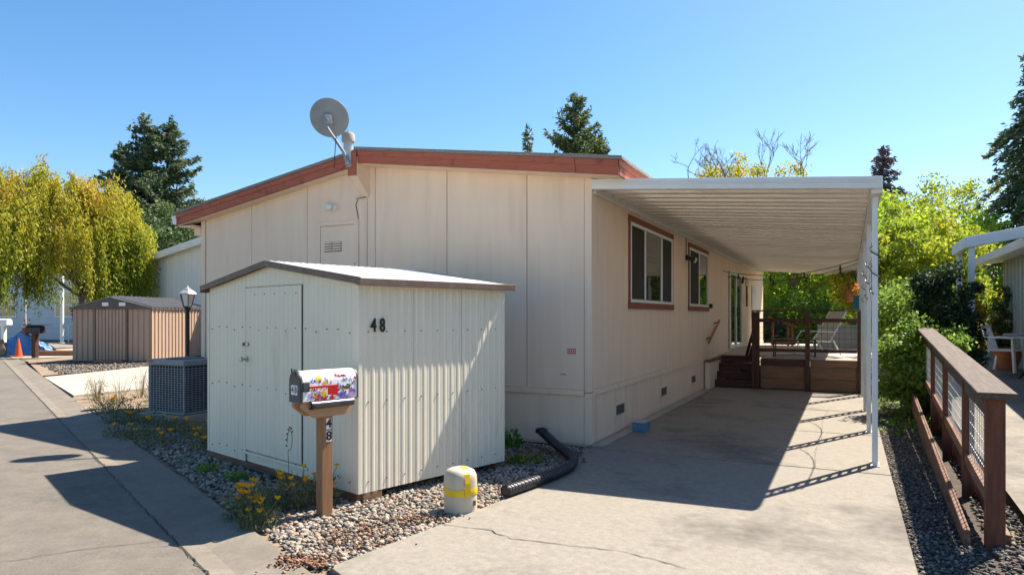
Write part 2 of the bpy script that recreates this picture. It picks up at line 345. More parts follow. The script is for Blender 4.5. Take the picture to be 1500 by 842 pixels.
crack([loc2(-.52, 5.20), loc2(-.2, 5.08), loc2(0, 4.88), loc2(.35, 4.75), loc2(.75, 4.6), loc2(1.1, 4.3)]).build('crack', M['crack'], drive)
crack([(2.5, -.12), (2.46, .9), (2.5, 1.6), (2.47, 3.5), (2.52, 5)], .003).build('crack', M['crack'], drive)
cr = crack([(-3.55, 4.35), (-2.9, 4.75), (-2.35, 4.95)], .006, -.007); struct('street_crack', cr, M['crack'])
cr = crack([(street_x(y, .008), y) for y in np.linspace(3.5, 24, 30)], .008, -.0035); struct('gutter_joint', cr, M['crack'])
# neighbour's pale driveway, and ground beyond
struct('neighbor_driveway', MB().prism([(-12.2, 17.8), (-8.8, 13.7), (-6.6, 18.2), (-9.2, 27), (-10.6, 27)], 'z', -.06, .015), M['concrete_pale'], bevel=.006)
struct('far_driveway', MB().prism([(-22.4, 30.0), (-18.7, 25.6), (-15.4, 29.0), (-17.5, 35), (-21, 38)], 'z', -.06, .012), M['concrete_pale'], bevel=.006)
struct('far_path', MB().prism([(-30, 39.5), (-24, 32), (-20, 40), (-26, 48)], 'z', -.06, .011), M['concrete'], bevel=.006)
struct('shed_yard', MB().sheet([(-17.8, 25.0), (-12.6, 18.3), (-11.4, 22), (-11.5, 30), (-16, 32)], .004), M['dirt'])
# the plot beyond the fence rises away from the street
def patio_z(y): return .05 * (y + 2.9) + .0
ptop = lambda x, y: H(x, y, patio_z(y))
patio = MB().sheet([ptop(4.03, -8), ptop(9.5, -8), ptop(9.5, 12), ptop(4.03, 12)], 0)
struct('patio', patio, M['concrete'])
struct('patio_joint', MB().sheet([H(4.3, -.9, patio_z(-.9) + .004), H(9.4, -.9, patio_z(-.9) + .004), H(9.4, -.885, patio_z(-.885) + .004), H(4.3, -.885, patio_z(-.885) + .004)], 0), M['crack'])
struct('planting_bed', MB().sheet([H(3.2, -10, -.03), H(3.75, -10, -.03), H(4.4, 26, .05), H(3.2, 26, .02)], 0), M['soil_dark'])

# ------------------------------------------------------------------ THE HOME
home = thing('mobile_home', 'cream panelled double-wide mobile home with red fascia behind the metal shed', 'house', C, HR)
zr = lambda x: 3.478 - .1358 * x           # roof top line, carport half
zl = lambda x: 3.30 + .167 * (x + 7.2)    # roof top line, other half
def ztop(x): return zl(x) if x < -3.4 else zr(x)
LEN = 18.8
# carcass behind the panels
MB().prism([(-6.78, 0), (-.02, 0), (-.02, zr(0) - .22), (-3.4, zr(-3.4) - .1), (-6.78, zl(-6.78) - .12)], 'y', .02, LEN).build('wall', M['siding'], home)
def wall_panel(x0, x1, z0=.70, y=.0):
    gp = .005; a, b = x0 + gp, x1 - gp
    pts = [(a, z0), (b, z0), (b, ztop(b) - .05)] + ([(-3.4, zr(-3.4) - .06)] if a < -3.4 < b else []) + [(a, ztop(a) - .05)]
    MB().prism(pts, 'y', y - .004, .019).build('wall_panel', M['siding'], home, bevel=.003)
ex = [-6.72, -5.68, -4.53, -3.40, -3.257, -2.057, -.864, -.085]
for a, b in zip(ex[:-1], ex[1:]): wall_panel(a, b)
for a, b in zip([-6.72, -4.53, -2.06], [-4.53, -2.06, -.085]):
    MB().box(a + .003, b - .003, -.002, .019, .03, .622).build('skirting_panel', M['siding'], home, bevel=.003)
MB().box(-6.72, -.09, -.022, .019, .625, .697).build('skirting_trim', M['siding'], home, bevel=.004)
MB().box(-.082, .012, -.018, .06, .03, .66).build('corner_board', M['siding'], home, bevel=.004)
MB().box(-.082, .012, -.018, .06, .668, zr(0) - .06).build('corner_board', M['siding'], home, bevel=.004)
MB().box(-6.82, -6.73, -.018, .06, .03, zl(-6.8) - .05).build('corner_board', M['siding'], home, bevel=.004)
# side wall panels along the carport
sy = [.064] + [1.2 * k for k in range(1, 16)] + [LEN]
WIN = [(1.60, 4.26, 1.80, 2.96), (5.66, 7.70, 1.80, 2.96)]
for a, b in zip(sy[:-1], sy[1:]):
    MB().box(-.02, -.001, a + .004, b - .004, .70, 3.30).build('wall_panel', M['siding'], home, bevel=.003)
for k in range(8):
    a = .064 + k * 2.34; b = min(a + 2.335, LEN)
    MB().box(-.02, -.003, a, b, .03, .622).build('skirting_panel', M['siding'], home, bevel=.003)
MB().box(-.02, .016, .064, LEN, .625, .697).build('skirting_trim', M['siding'], home, bevel=.004)
# crawl-space vents
for y in (1.15, 3.62, 6.09):
    v = MB().box(-.002, .012, y - .2, y + .2, .25, .41).build('crawl_vent', M['siding'], home)
    b = MB().box(.0125, .015, y - .18, y + .18, .265, .395).build('vent_back', M['black'], v)
    s_ = MB()
    for k in range(6): s_.beam((.02, y - .18, .275 + k * .022), (.02, y + .18, .275 + k * .022), .012, .004)
    s_.build('vent_louvers', M['ac_grey'], v, kind='stuff')
# roof, fascia, soffit
def roofslab(x0, x1, y0, name='roof_sheet'):
    f = zl if x1 <= -3.39 else zr
    MB().prism([(x0, f(x0) - .01), (x1, f(x1) - .01), (x1, f(x1) + .035), (x0, f(x0) + .035)], 'y', y0, LEN + .3).build(name, M['shingle'], home, bevel=.006)
roofslab(-7.24, -3.4, -.22); roofslab(-3.396, .48, -.31)
def fascia(x0, x1, y0, h=.17):
    f = zl if x1 < -3.3 else zr
    MB().prism([(x0, f(x0) - .015 - h), (x1, f(x1) - .015 - h), (x1, f(x1) - .015), (x0, f(x0) - .015)], 'y', y0, y0 + .03).build('fascia_board', M['fascia_red'], home, bevel=.003)
    MB().prism([(x0, f(x0) - .012 - h * .42), (x1, f(x1) - .012 - h * .42), (x1, f(x1) - .012), (x0, f(x0) - .012)], 'y', y0 - .014, y0 - .0005).build('fascia_board', M['fascia_red'], home, bevel=.003)
fascia(-7.2, -3.49, -.19); fascia(-3.345, -.105, -.28); fascia(-.10, .43, -.28)
MB().prism([(-7.2, zl(-7.2) - .20), (-3.5, zl(-3.5) - .20), (-3.5, zl(-3.5) - .187), (-7.2, zl(-7.2) - .187)], 'y', -.158, -.006).build('soffit', M['siding'], home)
MB().prism([(-3.36, zr(-3.36) - .197), (.42, zr(.42) - .197), (.42, zr(.42) - .187), (-3.36, zr(-3.36) - .187)], 'y', -.248, -.006).build('soffit', M['siding'], home)
zf = zr(.43)
MB().box(.405, .435, -.248, LEN + .3, zf - .19, zf - .02).build('fascia_board', M['fascia_red'], home, bevel=.003)
MB().box(.437, .452, -.29, LEN + .3, zf - .085, zf - .012).build('fascia_board', M['fascia_red'], home, bevel=.003)
MB().box(.03, .40, .0, LEN + .3, zf - .165, zf - .15).build('soffit', M['siding'], home)
MB().box(-7.17, -6.83, -.155, LEN, zl(-7.2) - .22, zl(-7.2) - .205).build('soffit', M['siding'], home)
MB().box(-7.2, -7.17, -.155, LEN + .3, zl(-7.2) - .19, zl(-7.2) - .02).build('fascia_board', M['fascia_red'], home)
gut = MB().prism([(-7.34, 3.27), (-7.21, 3.27), (-7.21, 3.13), (-7.3, 3.13)], 'y', -.18, LEN).build('gutter', M['white_alu'], home, bevel=.004)
MB().box(-6.98, -6.83, -.02, .05, zl(-7.2) - .36, zl(-7.2) - .24).build('soffit_return', M['siding'], home, bevel=.004)
MB().prism([(.456, 3.40), (.57, 3.40), (.54, 3.29), (.456, 3.29)], 'y', 16.95, LEN + .3).build('gutter', M['white_alu'], home, bevel=.004)
# ridge beam bracket with red end
MB().prism([(-.295, zr(-3.4) - .36), (-.295, zr(-3.4) - .1), (-.006, zr(-3.4) - .1), (-.006, 3.30)], 'x', -3.48, -3.36).build('ridge_bracket', M['siding'], home, bevel=.003)
MB().box(-3.49, -3.35, -.325, -.297, zr(-3.4) - .37, zr(-3.4) - .03).build('ridge_end_board', M['fascia_red'], home, bevel=.003)
# roof vent pipe behind the ridge
vp = MB().lathe([(.075, 3.6), (.075, 4.44), (.0, 4.44)], 18, (-4.37, .75, 0), cap=False).build('roof_vent', M['galv'], home, auto=40)
MB().lathe([(.095, 4.38), (.105, 4.39), (.105, 4.50), (.08, 4.53), (.025, 4.54), (.018, 4.57), (0, 4.575)], 20, (-4.37, .75, 0)).build('vent_cap', M['concrete_pale'], vp, auto=40)
# access hatch in the gable wall
dx0, dx1, dz1 = -4.25, -3.62, 2.93
hatch = MB().box(dx0, dx1, -.022, -.005, 1.1, dz1).build('access_door', M['siding'], home, bevel=.003)
for nm, bx in (('door_frame', (dx0 - .075, dx0 - .006, 1.1, dz1 + .075)), ('door_frame', (dx1 + .006, dx1 + .075, 1.1, dz1 + .075)), ('door_frame', (dx0 - .004, dx1 + .004, dz1 + .007, dz1 + .075))):
    MB().box(bx[0], bx[1], -.03, -.005, bx[2], bx[3]).build(nm, M['siding'], hatch, bevel=.003)
for a in (-4.10, -3.93):
    b = MB().box(a - .075, a + .075, -.026, -.0225, 2.55, 2.70).build('vent_grille', M['black'], hatch)
for a in (-4.10, -3.93):
    for k in range(4):
        MB().prism([(-.03, 2.562 + k * .036), (-.036, 2.567 + k * .036), (-.028, 2.588 + k * .036), (-.0265, 2.58 + k * .036)], 'x', a - .07, a + .07).build('vent_slat', M['siding'], hatch)
MB().box(-3.61, -3.6, -.045, -.031, 1.7, 1.78).build('hinge', M['steel'], hatch); MB().box(-3.61, -3.6, -.045, -.031, 2.3, 2.38).build('hinge', M['steel'], hatch)
lamp = MB().lathe([(.06, 0), (.065, .02), (.04, .05)], 16).build('wall_lamp', M['white_paint'], home, loc=(-4.02, -.005, 3.2)); lamp.rotation_euler = (R(90), 0, 0)
MB().lathe([(.035, .05), (.055, .07), (.06, .12), (.04, .15), (0, .155)], 16).build('bulb', M['lamp_glass'], lamp, auto=50)
wire = [(-3.55, -.03, 3.28), (-3.6, -.012, 3.22), (-3.56, -.012, 3.05), (-3.55, -.012, 2.6), (-3.58, -.012, 2.2), (-3.56, -.012, 1.2)]
MB().tube(wire, .006, 6).build('cable', M['black'], home)
MB().tube([(-3.56, -.05, 3.295), (-3.47, -.05, 3.30), (-3.40, -.03, 3.31)], .006, 6).build('cable', M['black'], home)
# red and white no-entry sticker and a small grey tag
st = MB().box(-.31, -.20, -.008, -.005, 1.135, 1.20).build('warning_sticker', M['sticker_red'], home)
MB().box(-.302, -.208, -.0105, -.0085, 1.148, 1.19).build('sticker_field', M['sticker_white'], st)
for k in range(3): MB().box(-.295 + k * .03, -.275 + k * .03, -.0125, -.0107, 1.155, 1.18).build('sticker_print', M['sticker_red'], st)
MB().box(-.40, -.33, -.009, -.005, .87, .89).build('utility_tag', M['grey_box'], home)
# windows
def window(y0, y1, z0, z1, parts):
    w = MB().box(-.06, -.04, y0 + .05, y1 - .05, z0 + .05, z1 - .05).build('window', M['screen'], home)
    fw = .07
    MB().box(.001, .022, y0 - .05, y1 + .05, z1, z1 + .09).build('window_trim', M['trim_red'], w, bevel=.003)
    MB().box(.001, .03, y0 - .05, y1 + .05, z0 - .09, z0).build('window_sill', M['trim_red'], w, bevel=.003)
    MB().box(.001, .018, y0 - .03, y0 + .035, z0 + .002, z1 - .002).build('window_trim', M['trim_red'], w, bevel=.003)
    MB().box(.001, .018, y1 - .035, y1 + .03, z0 + .002, z1 - .002).build('window_trim', M['trim_red'], w, bevel=.003)
    a, b = y0 + .037, y1 - .037
    for bx in ((a, b, z1 - .05, z1 - .003), (a, b, z0 + .003, z0 + .042), (a, a + .028, z0 + .043, z1 - .051), (b - .05, b, z0 + .043, z1 - .051)):
        MB().box(.002, .026, bx[0], bx[1], bx[2], bx[3]).build('window_frame', M['frame_white'], w, bevel=.002)
    W = b - a - .085; p = a + .035
    for frac, kind in parts:
        q = p + W * frac
        MB().box(.0025, .006 if kind == 'glass' else .009, p + .002, q - .002, z0 + .052, z1 - .052).build('pane' if kind == 'glass' else 'screen', M['glass_dark' if kind == 'glass' else 'screen'], w)
        if q < b - .06: MB().box(.003, .024, q - .028, q + .018, z0 + .051, z1 - .051).build('mullion', M['frame_white'], w, bevel=.002)
        p = q
window(*WIN[0], [(.30, 'screen'), (.42, 'glass'), (.28, 'screen')])
window(*WIN[1], [(.50, 'screen'), (.50, 'glass')])
# flood lamp and socket beside the second window
fl = MB().box(.0, .05, 5.38, 5.46, 2.68, 2.78).build('flood_lamp', M['black'], home, bevel=.005)
for dy in (-.06, .07): MB().tube([(.04, 5.42 + dy * .5, 2.73), (.16, 5.42 + dy * 2, 2.68)], .05, 12, radii=[.03, .055]).build('lamp_head', M['black' if dy < 0 else 'plastic_white'], fl, auto=40)
MB().tube([(.012, 5.40, 2.78), (.012, 5.40, 3.14)], .008, 6).build('conduit', M['black'], home)
MB().box(.001, .07, 7.86, 7.98, 1.78, 1.88).build('outdoor_socket', M['black'], home, bevel=.01)
# sliding door, porch lamp, handrail
MB().box(.001, .02, 10.72, 12.9, .76, 2.76).build('sliding_door', M['glass_dark'], home)
sd = home.children[-1]
for bx in ((10.68, 10.76, .74, 2.8), (11.78, 11.86, .74, 2.8), (12.86, 12.94, .74, 2.8)): MB().box(.021, .05, *bx).build('door_frame', M['frame_white'], sd, bevel=.003)
for bx in ((10.765, 11.775, 2.72, 2.8), (10.765, 11.775, .74, .82), (11.865, 12.855, 2.72, 2.8), (11.865, 12.855, .74, .82)): MB().box(.021, .045, *bx).build('door_frame', M['frame_white'], sd, bevel=.003)
MB().box(.051, .075, 11.80, 11.83, 1.6, 1.85).build('handle', M['black'], sd)
pl = MB().box(.001, .04, 13.25, 13.37, 2.62, 2.78).build('porch_lamp', M['black_metal'], home, bevel=.004)
MB().lathe([(.04, 0), (.07, .03), (.06, .16), (.02, .22), (0, .24)], 10, (.13, 13.31, 2.48)).build('lamp_shade', M['lamp_glass'], pl)
MB().beam((.03, 13.31, 2.72), (.13, 13.31, 2.73), .02, .02).build('lamp_arm', M['black_metal'], pl)
MB().box(.001, .03, 14.1, 14.28, 1.9, 2.55).build('downspout_cover', M['lf_dark'], home)
hr = MB().beam((.085, 7.35, 1.02), (.085, 8.75, 1.50), .04, .05).build('handrail', M['rail_red'], home, bevel=.006)
for y in (7.55, 8.55): MB().beam((.0, y, 1.03 + (y - 7.35) * .34), (.085, y, 1.05 + (y - 7.35) * .34), .03, .03).build('bracket', M['black_metal'], hr)
MB().box(.002, .03, 15.4, 16.4, 1.5, 2.6).build('far_window', M['house_blue'], home, bevel=.004)

# ------------------------------------------------------------------ satellite dish on the ridge
D0 = H(-3.47, -.34, 3.80)
dish = thing('satellite_dish', 'grey satellite dish on a bent mast at the red gable peak', 'satellite dish', D0, HR)
MB().box(-.05, .05, .0, .012, -.11, .11).build('mount_plate', M['galv'], dish, bevel=.003)
mast = [(0, -.03, -.05), (-.03, -.05, .08), (-.12, -.08, .22), (-.22, -.11, .36), (-.29, -.12, .47), (-.345, -.10, .58)]
MB().tube(mast, .022, 12).build('mast', M['dish_grey'], dish, auto=60)
MB().beam((-.03, -.02, .02), (.03, -.02, -.08), .03, .05).build('mast_foot', M['galv'], dish, bevel=.003)
dn = (Vector((-.05, .86, .42))).normalized()       # the bowl looks away, up to the right behind the home
q = dn.to_track_quat('Z', 'Y')
bowl = MB(); pr = []
RB = .268
for k in range(9): r = RB * k / 8; pr.append((max(r, .001), .0456 * r * r / RB ** 2 * .8))
for k in range(8, -1, -1): r = RB * k / 8; pr.append((max(r, .001), .0456 * r * r / RB ** 2 * .8 - .008))
bowl.lathe(pr, 40, cap=False)
bo = bowl.build('reflector', M['dish_grey'], dish, auto=50, loc=(-.36, .02, .62)); bo.rotation_mode = 'QUATERNION'
ql = Matrix.Rotation(-HR, 4, 'Z').to_quaternion() @ q; bo.rotation_quaternion = ql
rim = MB().tube([(RB * math.cos(t), RB * math.sin(t), .0365) for t in np.linspace(0, 2 * math.pi, 41)], .009, 6, cap=False).build('rim', M['dish_grey'], bo)
MB().box(-.05, .05, -.065, .065, -.075, -.008).build('bracket', M['galv'], bo, bevel=.01)
MB().lathe([(.035, -.11), (.04, -.08), (.02, -.05)], 14).build('clamp', M['galv'], bo)
MB().tube([(-.17, -.09, .5), (-.10, -.13, .30), (-.13, -.13, .0), (-.16, -.1, -.14), (-.06, -.08, -.16), (.02, -.02, -.08)], .006, 6).build('cable', M['black'], dish)

# ------------------------------------------------------------------ CARPORT AWNING
cp = thing('carport_awning', 'long white ribbed metal carport roof on paired posts over the driveway', 'carport', C, HR)
zc = lambda x: 3.245 - .0785 * x
PW = .3333
pan = MB()
pr = [(.0, .0), (.13, 0), (.14, .065), (.215, .065), (.22, .05), (.235, .05), (.24, .065), (.32, .065), (PW - .001, 0)]
vs_ = []
for x in (.05, 3.02):
    for y, z in pr: vs_.append((x, y, zc(x) - .08 + z))
n_ = len(pr)
pan.add(vs_, [(i, i+1, n_+i+1, n_+i) for i in range(n_-1)])
top = [(.05, 0, zc(.05) - .015), (3.02, 0, zc(3.02) - .015), (3.02, PW - .004, zc(3.02) - .015), (.05, PW - .004, zc(.05) - .015)]
pan.add(top, [(0, 1, 2, 3)])
pme = pan.mesh('roof_pan', M['soffit_pan'])
for k in range(50): link('roof_pan', pme, cp, loc=(0, .05 + k * PW, 0))
def edge(name, y0, y1, h0, h1, x0=.012, x1=3.13, dz=0):
    MB().prism([(x0, zc(x0) - h1 + dz), (x1, zc(x1) - h1 + dz), (x1, zc(x1) - h0 + dz), (x0, zc(x0) - h0 + dz)], 'y', y0, y1).build(name, M['white_alu'], cp, bevel=.004)
edge('front_fascia', -.02, .035, -.025, .10); edge('front_fascia', -.032, -.0205, .018, .038); edge('rear_fascia', 16.72, 16.77, -.025, .10)
MB().prism([(3.025, zc(3.1) - .14), (3.13, zc(3.1) - .14), (3.13, zc(3.1) + .02), (3.025, zc(3.1) + .02)], 'y', .037, 16.7).build('side_beam', M['white_alu'], cp, bevel=.006)
MB().box(.001, .045, .04, 16.7, zc(0) - .15, zc(0) - .05).build('wall_hanger', M['soffit_pan'], cp, bevel=.004)
def cpost(y):
    p = MB().box(3.045, 3.095, y - .065, y - .035, .012, zc(3.07) - .142).build('post', M['white_alu'], cp, bevel=.003)
    MB().box(3.045, 3.095, y + .145, y + .175, .012, zc(3.07) - .142).build('post_rail', M['white_alu'], p, bevel=.003)
    sp = MB()
    for k in range(10):
        z = .2 + k * .265
        sp.tube([(3.07, y - .034, z - .06), (3.07, y + .05, z), (3.07, y + .144, z - .06)], .013, 6); sp.tube([(3.07, y - .034, z + .06), (3.07, y + .05, z), (3.07, y + .144, z + .06)], .013, 6)
    sp.build('post_scroll', M['white_alu'], p, kind='stuff')
    MB().box(3.025, 3.115, y - .08, y + .19, .0125, .02).build('base_plate', M['galv'], p)
for k in range(7): cpost(.32 + 2.33 * k)
# string lights: two sagging strands across the carport and a loop wound on the front posts
for nm, ya_, za, yb_, zb, lab in (('string_light', 9.6, 2.72, 9.0, 2.86, 'slack black strand of bulbs under the carport roof, nearer the street'), ('string_light', 10.3, 2.62, 9.9, 2.83, 'slack black strand of bulbs under the carport roof, nearer the trees')):
    sl_ = thing(nm, lab, 'string lights', C, HR, 'bulb strands under the carport roof')
    P = [Vector((.03, ya_, za)).lerp(Vector((3.03, yb_, zb)), t) - Vector((0, 0, .22 * 4 * t * (1 - t))) for t in np.linspace(0, 1, 25)]
    MB().tube(P, .008, 5).build('cord', M['black'], sl_)
    for k in (3, 9, 15, 21):
        b = MB().lathe([(.012, 0), (.016, -.04), (.03, -.08), (.028, -.11), (0, -.13)], 8, P[k]).build('bulb', M['black'], sl_)
sw = thing('wound_light_cord', 'dark cord of small bulbs wound around the white front posts', 'string lights', C, HR)
P = []
for k in range(3):
    y0 = .32 + 2.33 * k
    for j in range(14): P.append((3.07 + .055 * math.cos(j * 1.3), y0 - .03 + .06 * math.sin(j * 1.3), 2.42 - .045 * j))
    if k < 2:
        for j in range(1, 12): f = j / 12; P.append((3.07, y0 + 2.33 * f, 1.83 + .59 * f - .35 * math.sin(math.pi * f)))
MB().tube(P, .006, 5).build('cord', M['black'], sw)
bl = MB()
for p in P[2::5]: bl.lathe([(.006, .0), (.012, -.02), (.011, -.035), (0, -.045)], 7, p)
bl.build('bulbs', M['lamp_glass'], sw, kind='stuff')

# ------------------------------------------------------------------ DECK with stairs and railing
deck = thing('deck', 'raised dark-stained wooden deck with steps and mesh railing at the carport end', 'deck', C, HR)
DZ = .68
for k in range(9):
    y = 8.95 + k * .9
    for x0, x1 in ((.03, 1.6), (1.605, 3.4)): MB().box(x0, x1, y + .004, y + .896, DZ - .04, DZ).build('deck_board', M['deck_top'], deck, bevel=.004)
MB().box(1.09, 3.4, 8.02, 8.948, DZ - .04, DZ).build('deck_board', M['deck_top'], deck, bevel=.004)
for x0, x1, m_ in ((1.09, 1.99, 'deck_dark'), (2.09, 3.06, 'deck_plank')): MB().box(x0, x1, 7.93, 7.97, .52, .675).build('rim_board', M[m_], deck, bevel=.004)
for x0, x1 in ((1.09, 1.99), (2.09, 3.06)):
    for z0, z1 in ((.255, .512), (.02, .247)): MB().box(x0, x1, 7.955, 7.985, z0, z1).build('skirt_plank', M['deck_plank'], deck, bevel=.005)
MB().box(3.064, 3.1, 7.93, 16.5, .02, .675).build('skirt_plank', M['deck_plank'], deck, bevel=.004)
for k in range(4):
    y = 7.92 + k * .27; z = .17 * (k + 1)
    MB().box(.125, .965, y, y + .03, .17 * k + .015, z - .035).build('riser', M['deck_dark'], deck, bevel=.003)
    MB().box(.125, .985, y - .025, y + .28, z - .034, z).build('tread', M['deck_dark'], deck, bevel=.004)
pier = MB().box(.02, .12, 7.28, 8.9, .012, .60).build('stair_cheek', M['siding'], deck, bevel=.005)
MB().box(.01, .15, 7.25, 8.9, .602, .64).build('cheek_cap', M['redwood_h'], pier, bevel=.004)
for x, z1 in ((1.03, 1.70), (2.04, 1.70), (3.03, 1.70)): MB().box(x - .045, x + .045, 7.86, 7.95, .012 if x < 3 else .0, z1).build('rail_post', M['deck_dark'], deck, bevel=.004)
MB().box(.915, .98, 7.84, 7.93, .012, 1.70).build('rail_post', M['deck_dark'], deck, bevel=.004)
MB().box(.92, 3.09, 7.86, 7.96, 1.705, 1.735).build('top_rail', M['deck_dark'], deck, bevel=.004)
for x0, x1 in ((1.078, 1.992), (2.088, 2.982)):
    MB().box(x0, x1, 7.885, 7.925, 1.47, 1.55).build('rail', M['deck_dark'], deck, bevel=.003)
    MB().box(x0, x1, 7.885, 7.925, .83, .90).build('rail', M['deck_dark'], deck, bevel=.003)
    w_ = MB()
    for k in range(1, 8): xx = x0 + (x1 - x0) * k / 8; w_.beam((xx, 7.905, .9), (xx, 7.905, 1.47), .006, .006)
    for k in range(1, 5): zz = .9 + .57 * k / 5; w_.beam((x0, 7.9, zz), (x1, 7.9, zz), .006, .006)
    w_.build('wire_mesh', M['black_metal'], deck, kind='stuff')
rr = thing('red_stair_rail', 'small sunlit red wooden stair rail at the far side of the deck', 'railing', H(.62, 15.2, DZ), HR)
for x in (.05, .5, .62): MB().box(x - .03, x + .03, -.04, .04, 0, .85 - .25 * (x > .3)).build('post', M['rail_red'], rr, bevel=.004)
MB().beam((-.1, 0, .9), (.75, 0, .58), .09, .04).build('handrail', M['rail_red'], rr, bevel=.004)
MB().beam((.0, 0, .06), (.72, 0, .06), .05, .08).build('bottom_rail', M['rail_red'], rr, bevel=.004)
lb = thing('leaning_board', 'dark wooden board leaning on the deck rail post by the stairs', 'board', H(.78, 8.75, DZ), HR)
MB().beam((0, .05, .0), (.2, -.3, .62), .09, .03).build('plank', M['deck_dark'], lb, bevel=.004); MB().beam((-.09, .05, .0), (.10, -.3, .6), .06, .03).build('plank', M['deck_dark'], lb, bevel=.004)
ft = thing('low_side_table', 'low black metal frame table on the deck behind the mesh rail', 'table', H(1.30, 8.6, DZ), HR)
for x in (0, .85):
    for y in (0, .4): MB().box(x - .012, x + .012, y - .012, y + .012, 0, .38).build('leg', M['black_metal'], ft)
MB().box(-.02, .87, -.02, .42, .381, .40).build('table_top', M['black_metal'], ft, bevel=.004); MB().box(.0, .85, -.01, .01, .04, .055).build('stretcher', M['black_metal'], ft)
lo = thing('sun_lounger', 'reclined pale sling sun lounger on the deck', 'lounger', H(2.15, 10.0, DZ), HR + R(38))
def strap(p0, p1, w0, n=7):
    for k in range(n):
        a = -w0 / 2 + w0 * (k + .08) / n; b = -w0 / 2 + w0 * (k + .92) / n
        MB().add([(p0[0], a, p0[1]), (p0[0], b, p0[1]), (p1[0], b, p1[1]), (p1[0], a, p1[1]), (p0[0], a, p0[1] + .012), (p0[0], b, p0[1] + .012), (p1[0], b, p1[1] + .012), (p1[0], a, p1[1] + .012)],
                 [(0, 1, 2, 3), (7, 6, 5, 4), (0, 4, 5, 1), (1, 5, 6, 2), (2, 6, 7, 3), (3, 7, 4, 0)]).build('strap', M['sling'], lo)
strap((-.45, .36), (.12, .33), .56); strap((.14, .34), (.55, 1.02), .56)
for y in (-.3, .3):
    MB().tube([(-.5, y, .36), (.12, y, .32), (.58, y, 1.05)], .018, 8).build('side_rail', M['plastic_white'], lo)
    MB().tube([(-.32, y, 0), (-.3, y, .36)], .016, 8).build('leg', M['plastic_white'], lo); MB().tube([(.42, y, 0), (.2, y, .36)], .016, 8).build('leg', M['plastic_white'], lo)
    MB().tube([(-.35, y * 1.05, .36), (-.2, y * 1.08, .56), (.25, y * 1.08, .55), (.32, y, .62)], .016, 8).build('arm', M['plastic_white'], lo)
hp = thing('hanging_planter', 'terracotta pot with trailing plant hanging by the last carport post', 'planter', H(2.88, 10.2, 1.95), HR)
MB().lathe([(.09, 0), (.12, .02), (.16, .22), (.17, .25), (.14, .25), (.12, .2)], 16).build('pot', M['terracotta'], hp, auto=40)
for t in (0, 2.1, 4.2): MB().tube([(.15 * math.cos(t), .15 * math.sin(t), .25), (0, 0, .75)], .005, 5).build('hanger', M['black'], hp)
Cl = rng.normal(size=(260, 3)) * (.14, .14, .1) + (0, 0, .3); V, F, T = leaves(Cl, .08, .05); link('foliage', np_mesh('foliage', V, F, M['lf_autumn'], T), hp)
tb = thing('teal_bird_box', 'small teal box hung under the carport side beam', 'box', H(2.98, 9.4, 1.75), HR)
MB().box(-.06, .06, -.06, .06, 0, .3).build('box_body', M['teal'], tb, bevel=.006); MB().box(-.08, .08, -.08, .08, .301, .33).build('box_lid', M['terracotta'], tb, bevel=.006)
pb = thing('planter_trough', 'long white stone planter at the far end of the deck', 'planter', H(2.55, 14.6, DZ), HR)
MB().box(-.55, .75, -.2, .2, 0, .62).build('trough', M['planter'], pb, bevel=.01); MB().box(-.57, .77, -.22, .22, .621, .66).build('trough_rim', M['planter'], pb, bevel=.006)

# ------------------------------------------------------------------ CREAM METAL SHED
SH = Vector((-1.319, 5.862, .07)); SR = R(47.9)
shed = thing('metal_shed', 'cream corrugated metal shed with brown roof trim and number 48', 'shed', SH, SR)
SX, SY = 1.83, 2.90
ze, zrg, yr = 1.845, 2.075, 1.50            # heights above the shed floor... eave and ridge (roof top)
def zroof(y): return ze + (zrg - ze) * (1 - abs(y - yr) / (yr + .06))
def corr(n, pitch=.0855, dep=.004):
    pts = []
    for k in range(n):
        o = k * pitch
        pts += [(o, 0), (o + pitch * .30, 0), (o + pitch * .38, -dep), (o + pitch * .62, -dep), (o + pitch * .70, 0), (o + pitch * .82, 0), (o + pitch * .84, .0025), (o + pitch * .88, .0025), (o + pitch * .90, 0)]
    return pts
def corr_wall(name, along, a0, a1, face, ztopf, z0=0., lab=None, dep=.0042, th=.02, parent=None):
    """corrugated sheet: 'along' x or y from a0 to a1, standing on the plane 'face'"""
    n = max(1, int(round((a1 - a0) / .0855))); pt = (a1 - a0) / n
    pr = [(a0 + p, q) for p, q in corr(n, pt, dep)] + [(a1, 0)]
    b = MB(); vs = []
    for p, q in pr:
        zt = ztopf(p)
        vs += [(p, face + q, z0), (p, face + q, zt)] if along == 'x' else [(face + q, p, z0), (face + q, p, zt)]
    fs = [(2*i, 2*i+2, 2*i+3, 2*i+1) for i in range(len(pr)-1)]
    if along == 'y': fs = [tuple(reversed(f)) for f in fs]
    b.add(vs, fs); return b.build(name, M['shed_metal'], parent or shed, label=lab)
zbx = 1.80
for k in range(3): corr_wall('wall_panel', 'x', k * .61 + (.004 if k else .03), (k + 1) * .61, .0, lambda p: zbx)
corr_wall('wall_panel', 'x', 0, SX, SY + .009, lambda p: zbx)
zg = lambda p: zroof(p) - .035
corr_wall('wall_panel', 'y', .03, .885, 0., zg, dep=.0013); corr_wall('wall_panel', 'y', 2.02, SY - .03, 0., zg, dep=.0013)
corr_wall('header_panel', 'y', .887, yr, 0., zg, z0=1.835, dep=.0013); corr_wall('header_panel', 'y', yr + .001, 2.018, 0., zg, z0=1.835, dep=.0013)
MB().prism([(.02, .0), (SY - .02, .0), (SY - .02, zg(SY) - .02), (yr, zg(yr) - .02), (.02, zg(.02) - .02)], 'x', .02, SX - .02).build('liner', M['shed_metal'], shed)
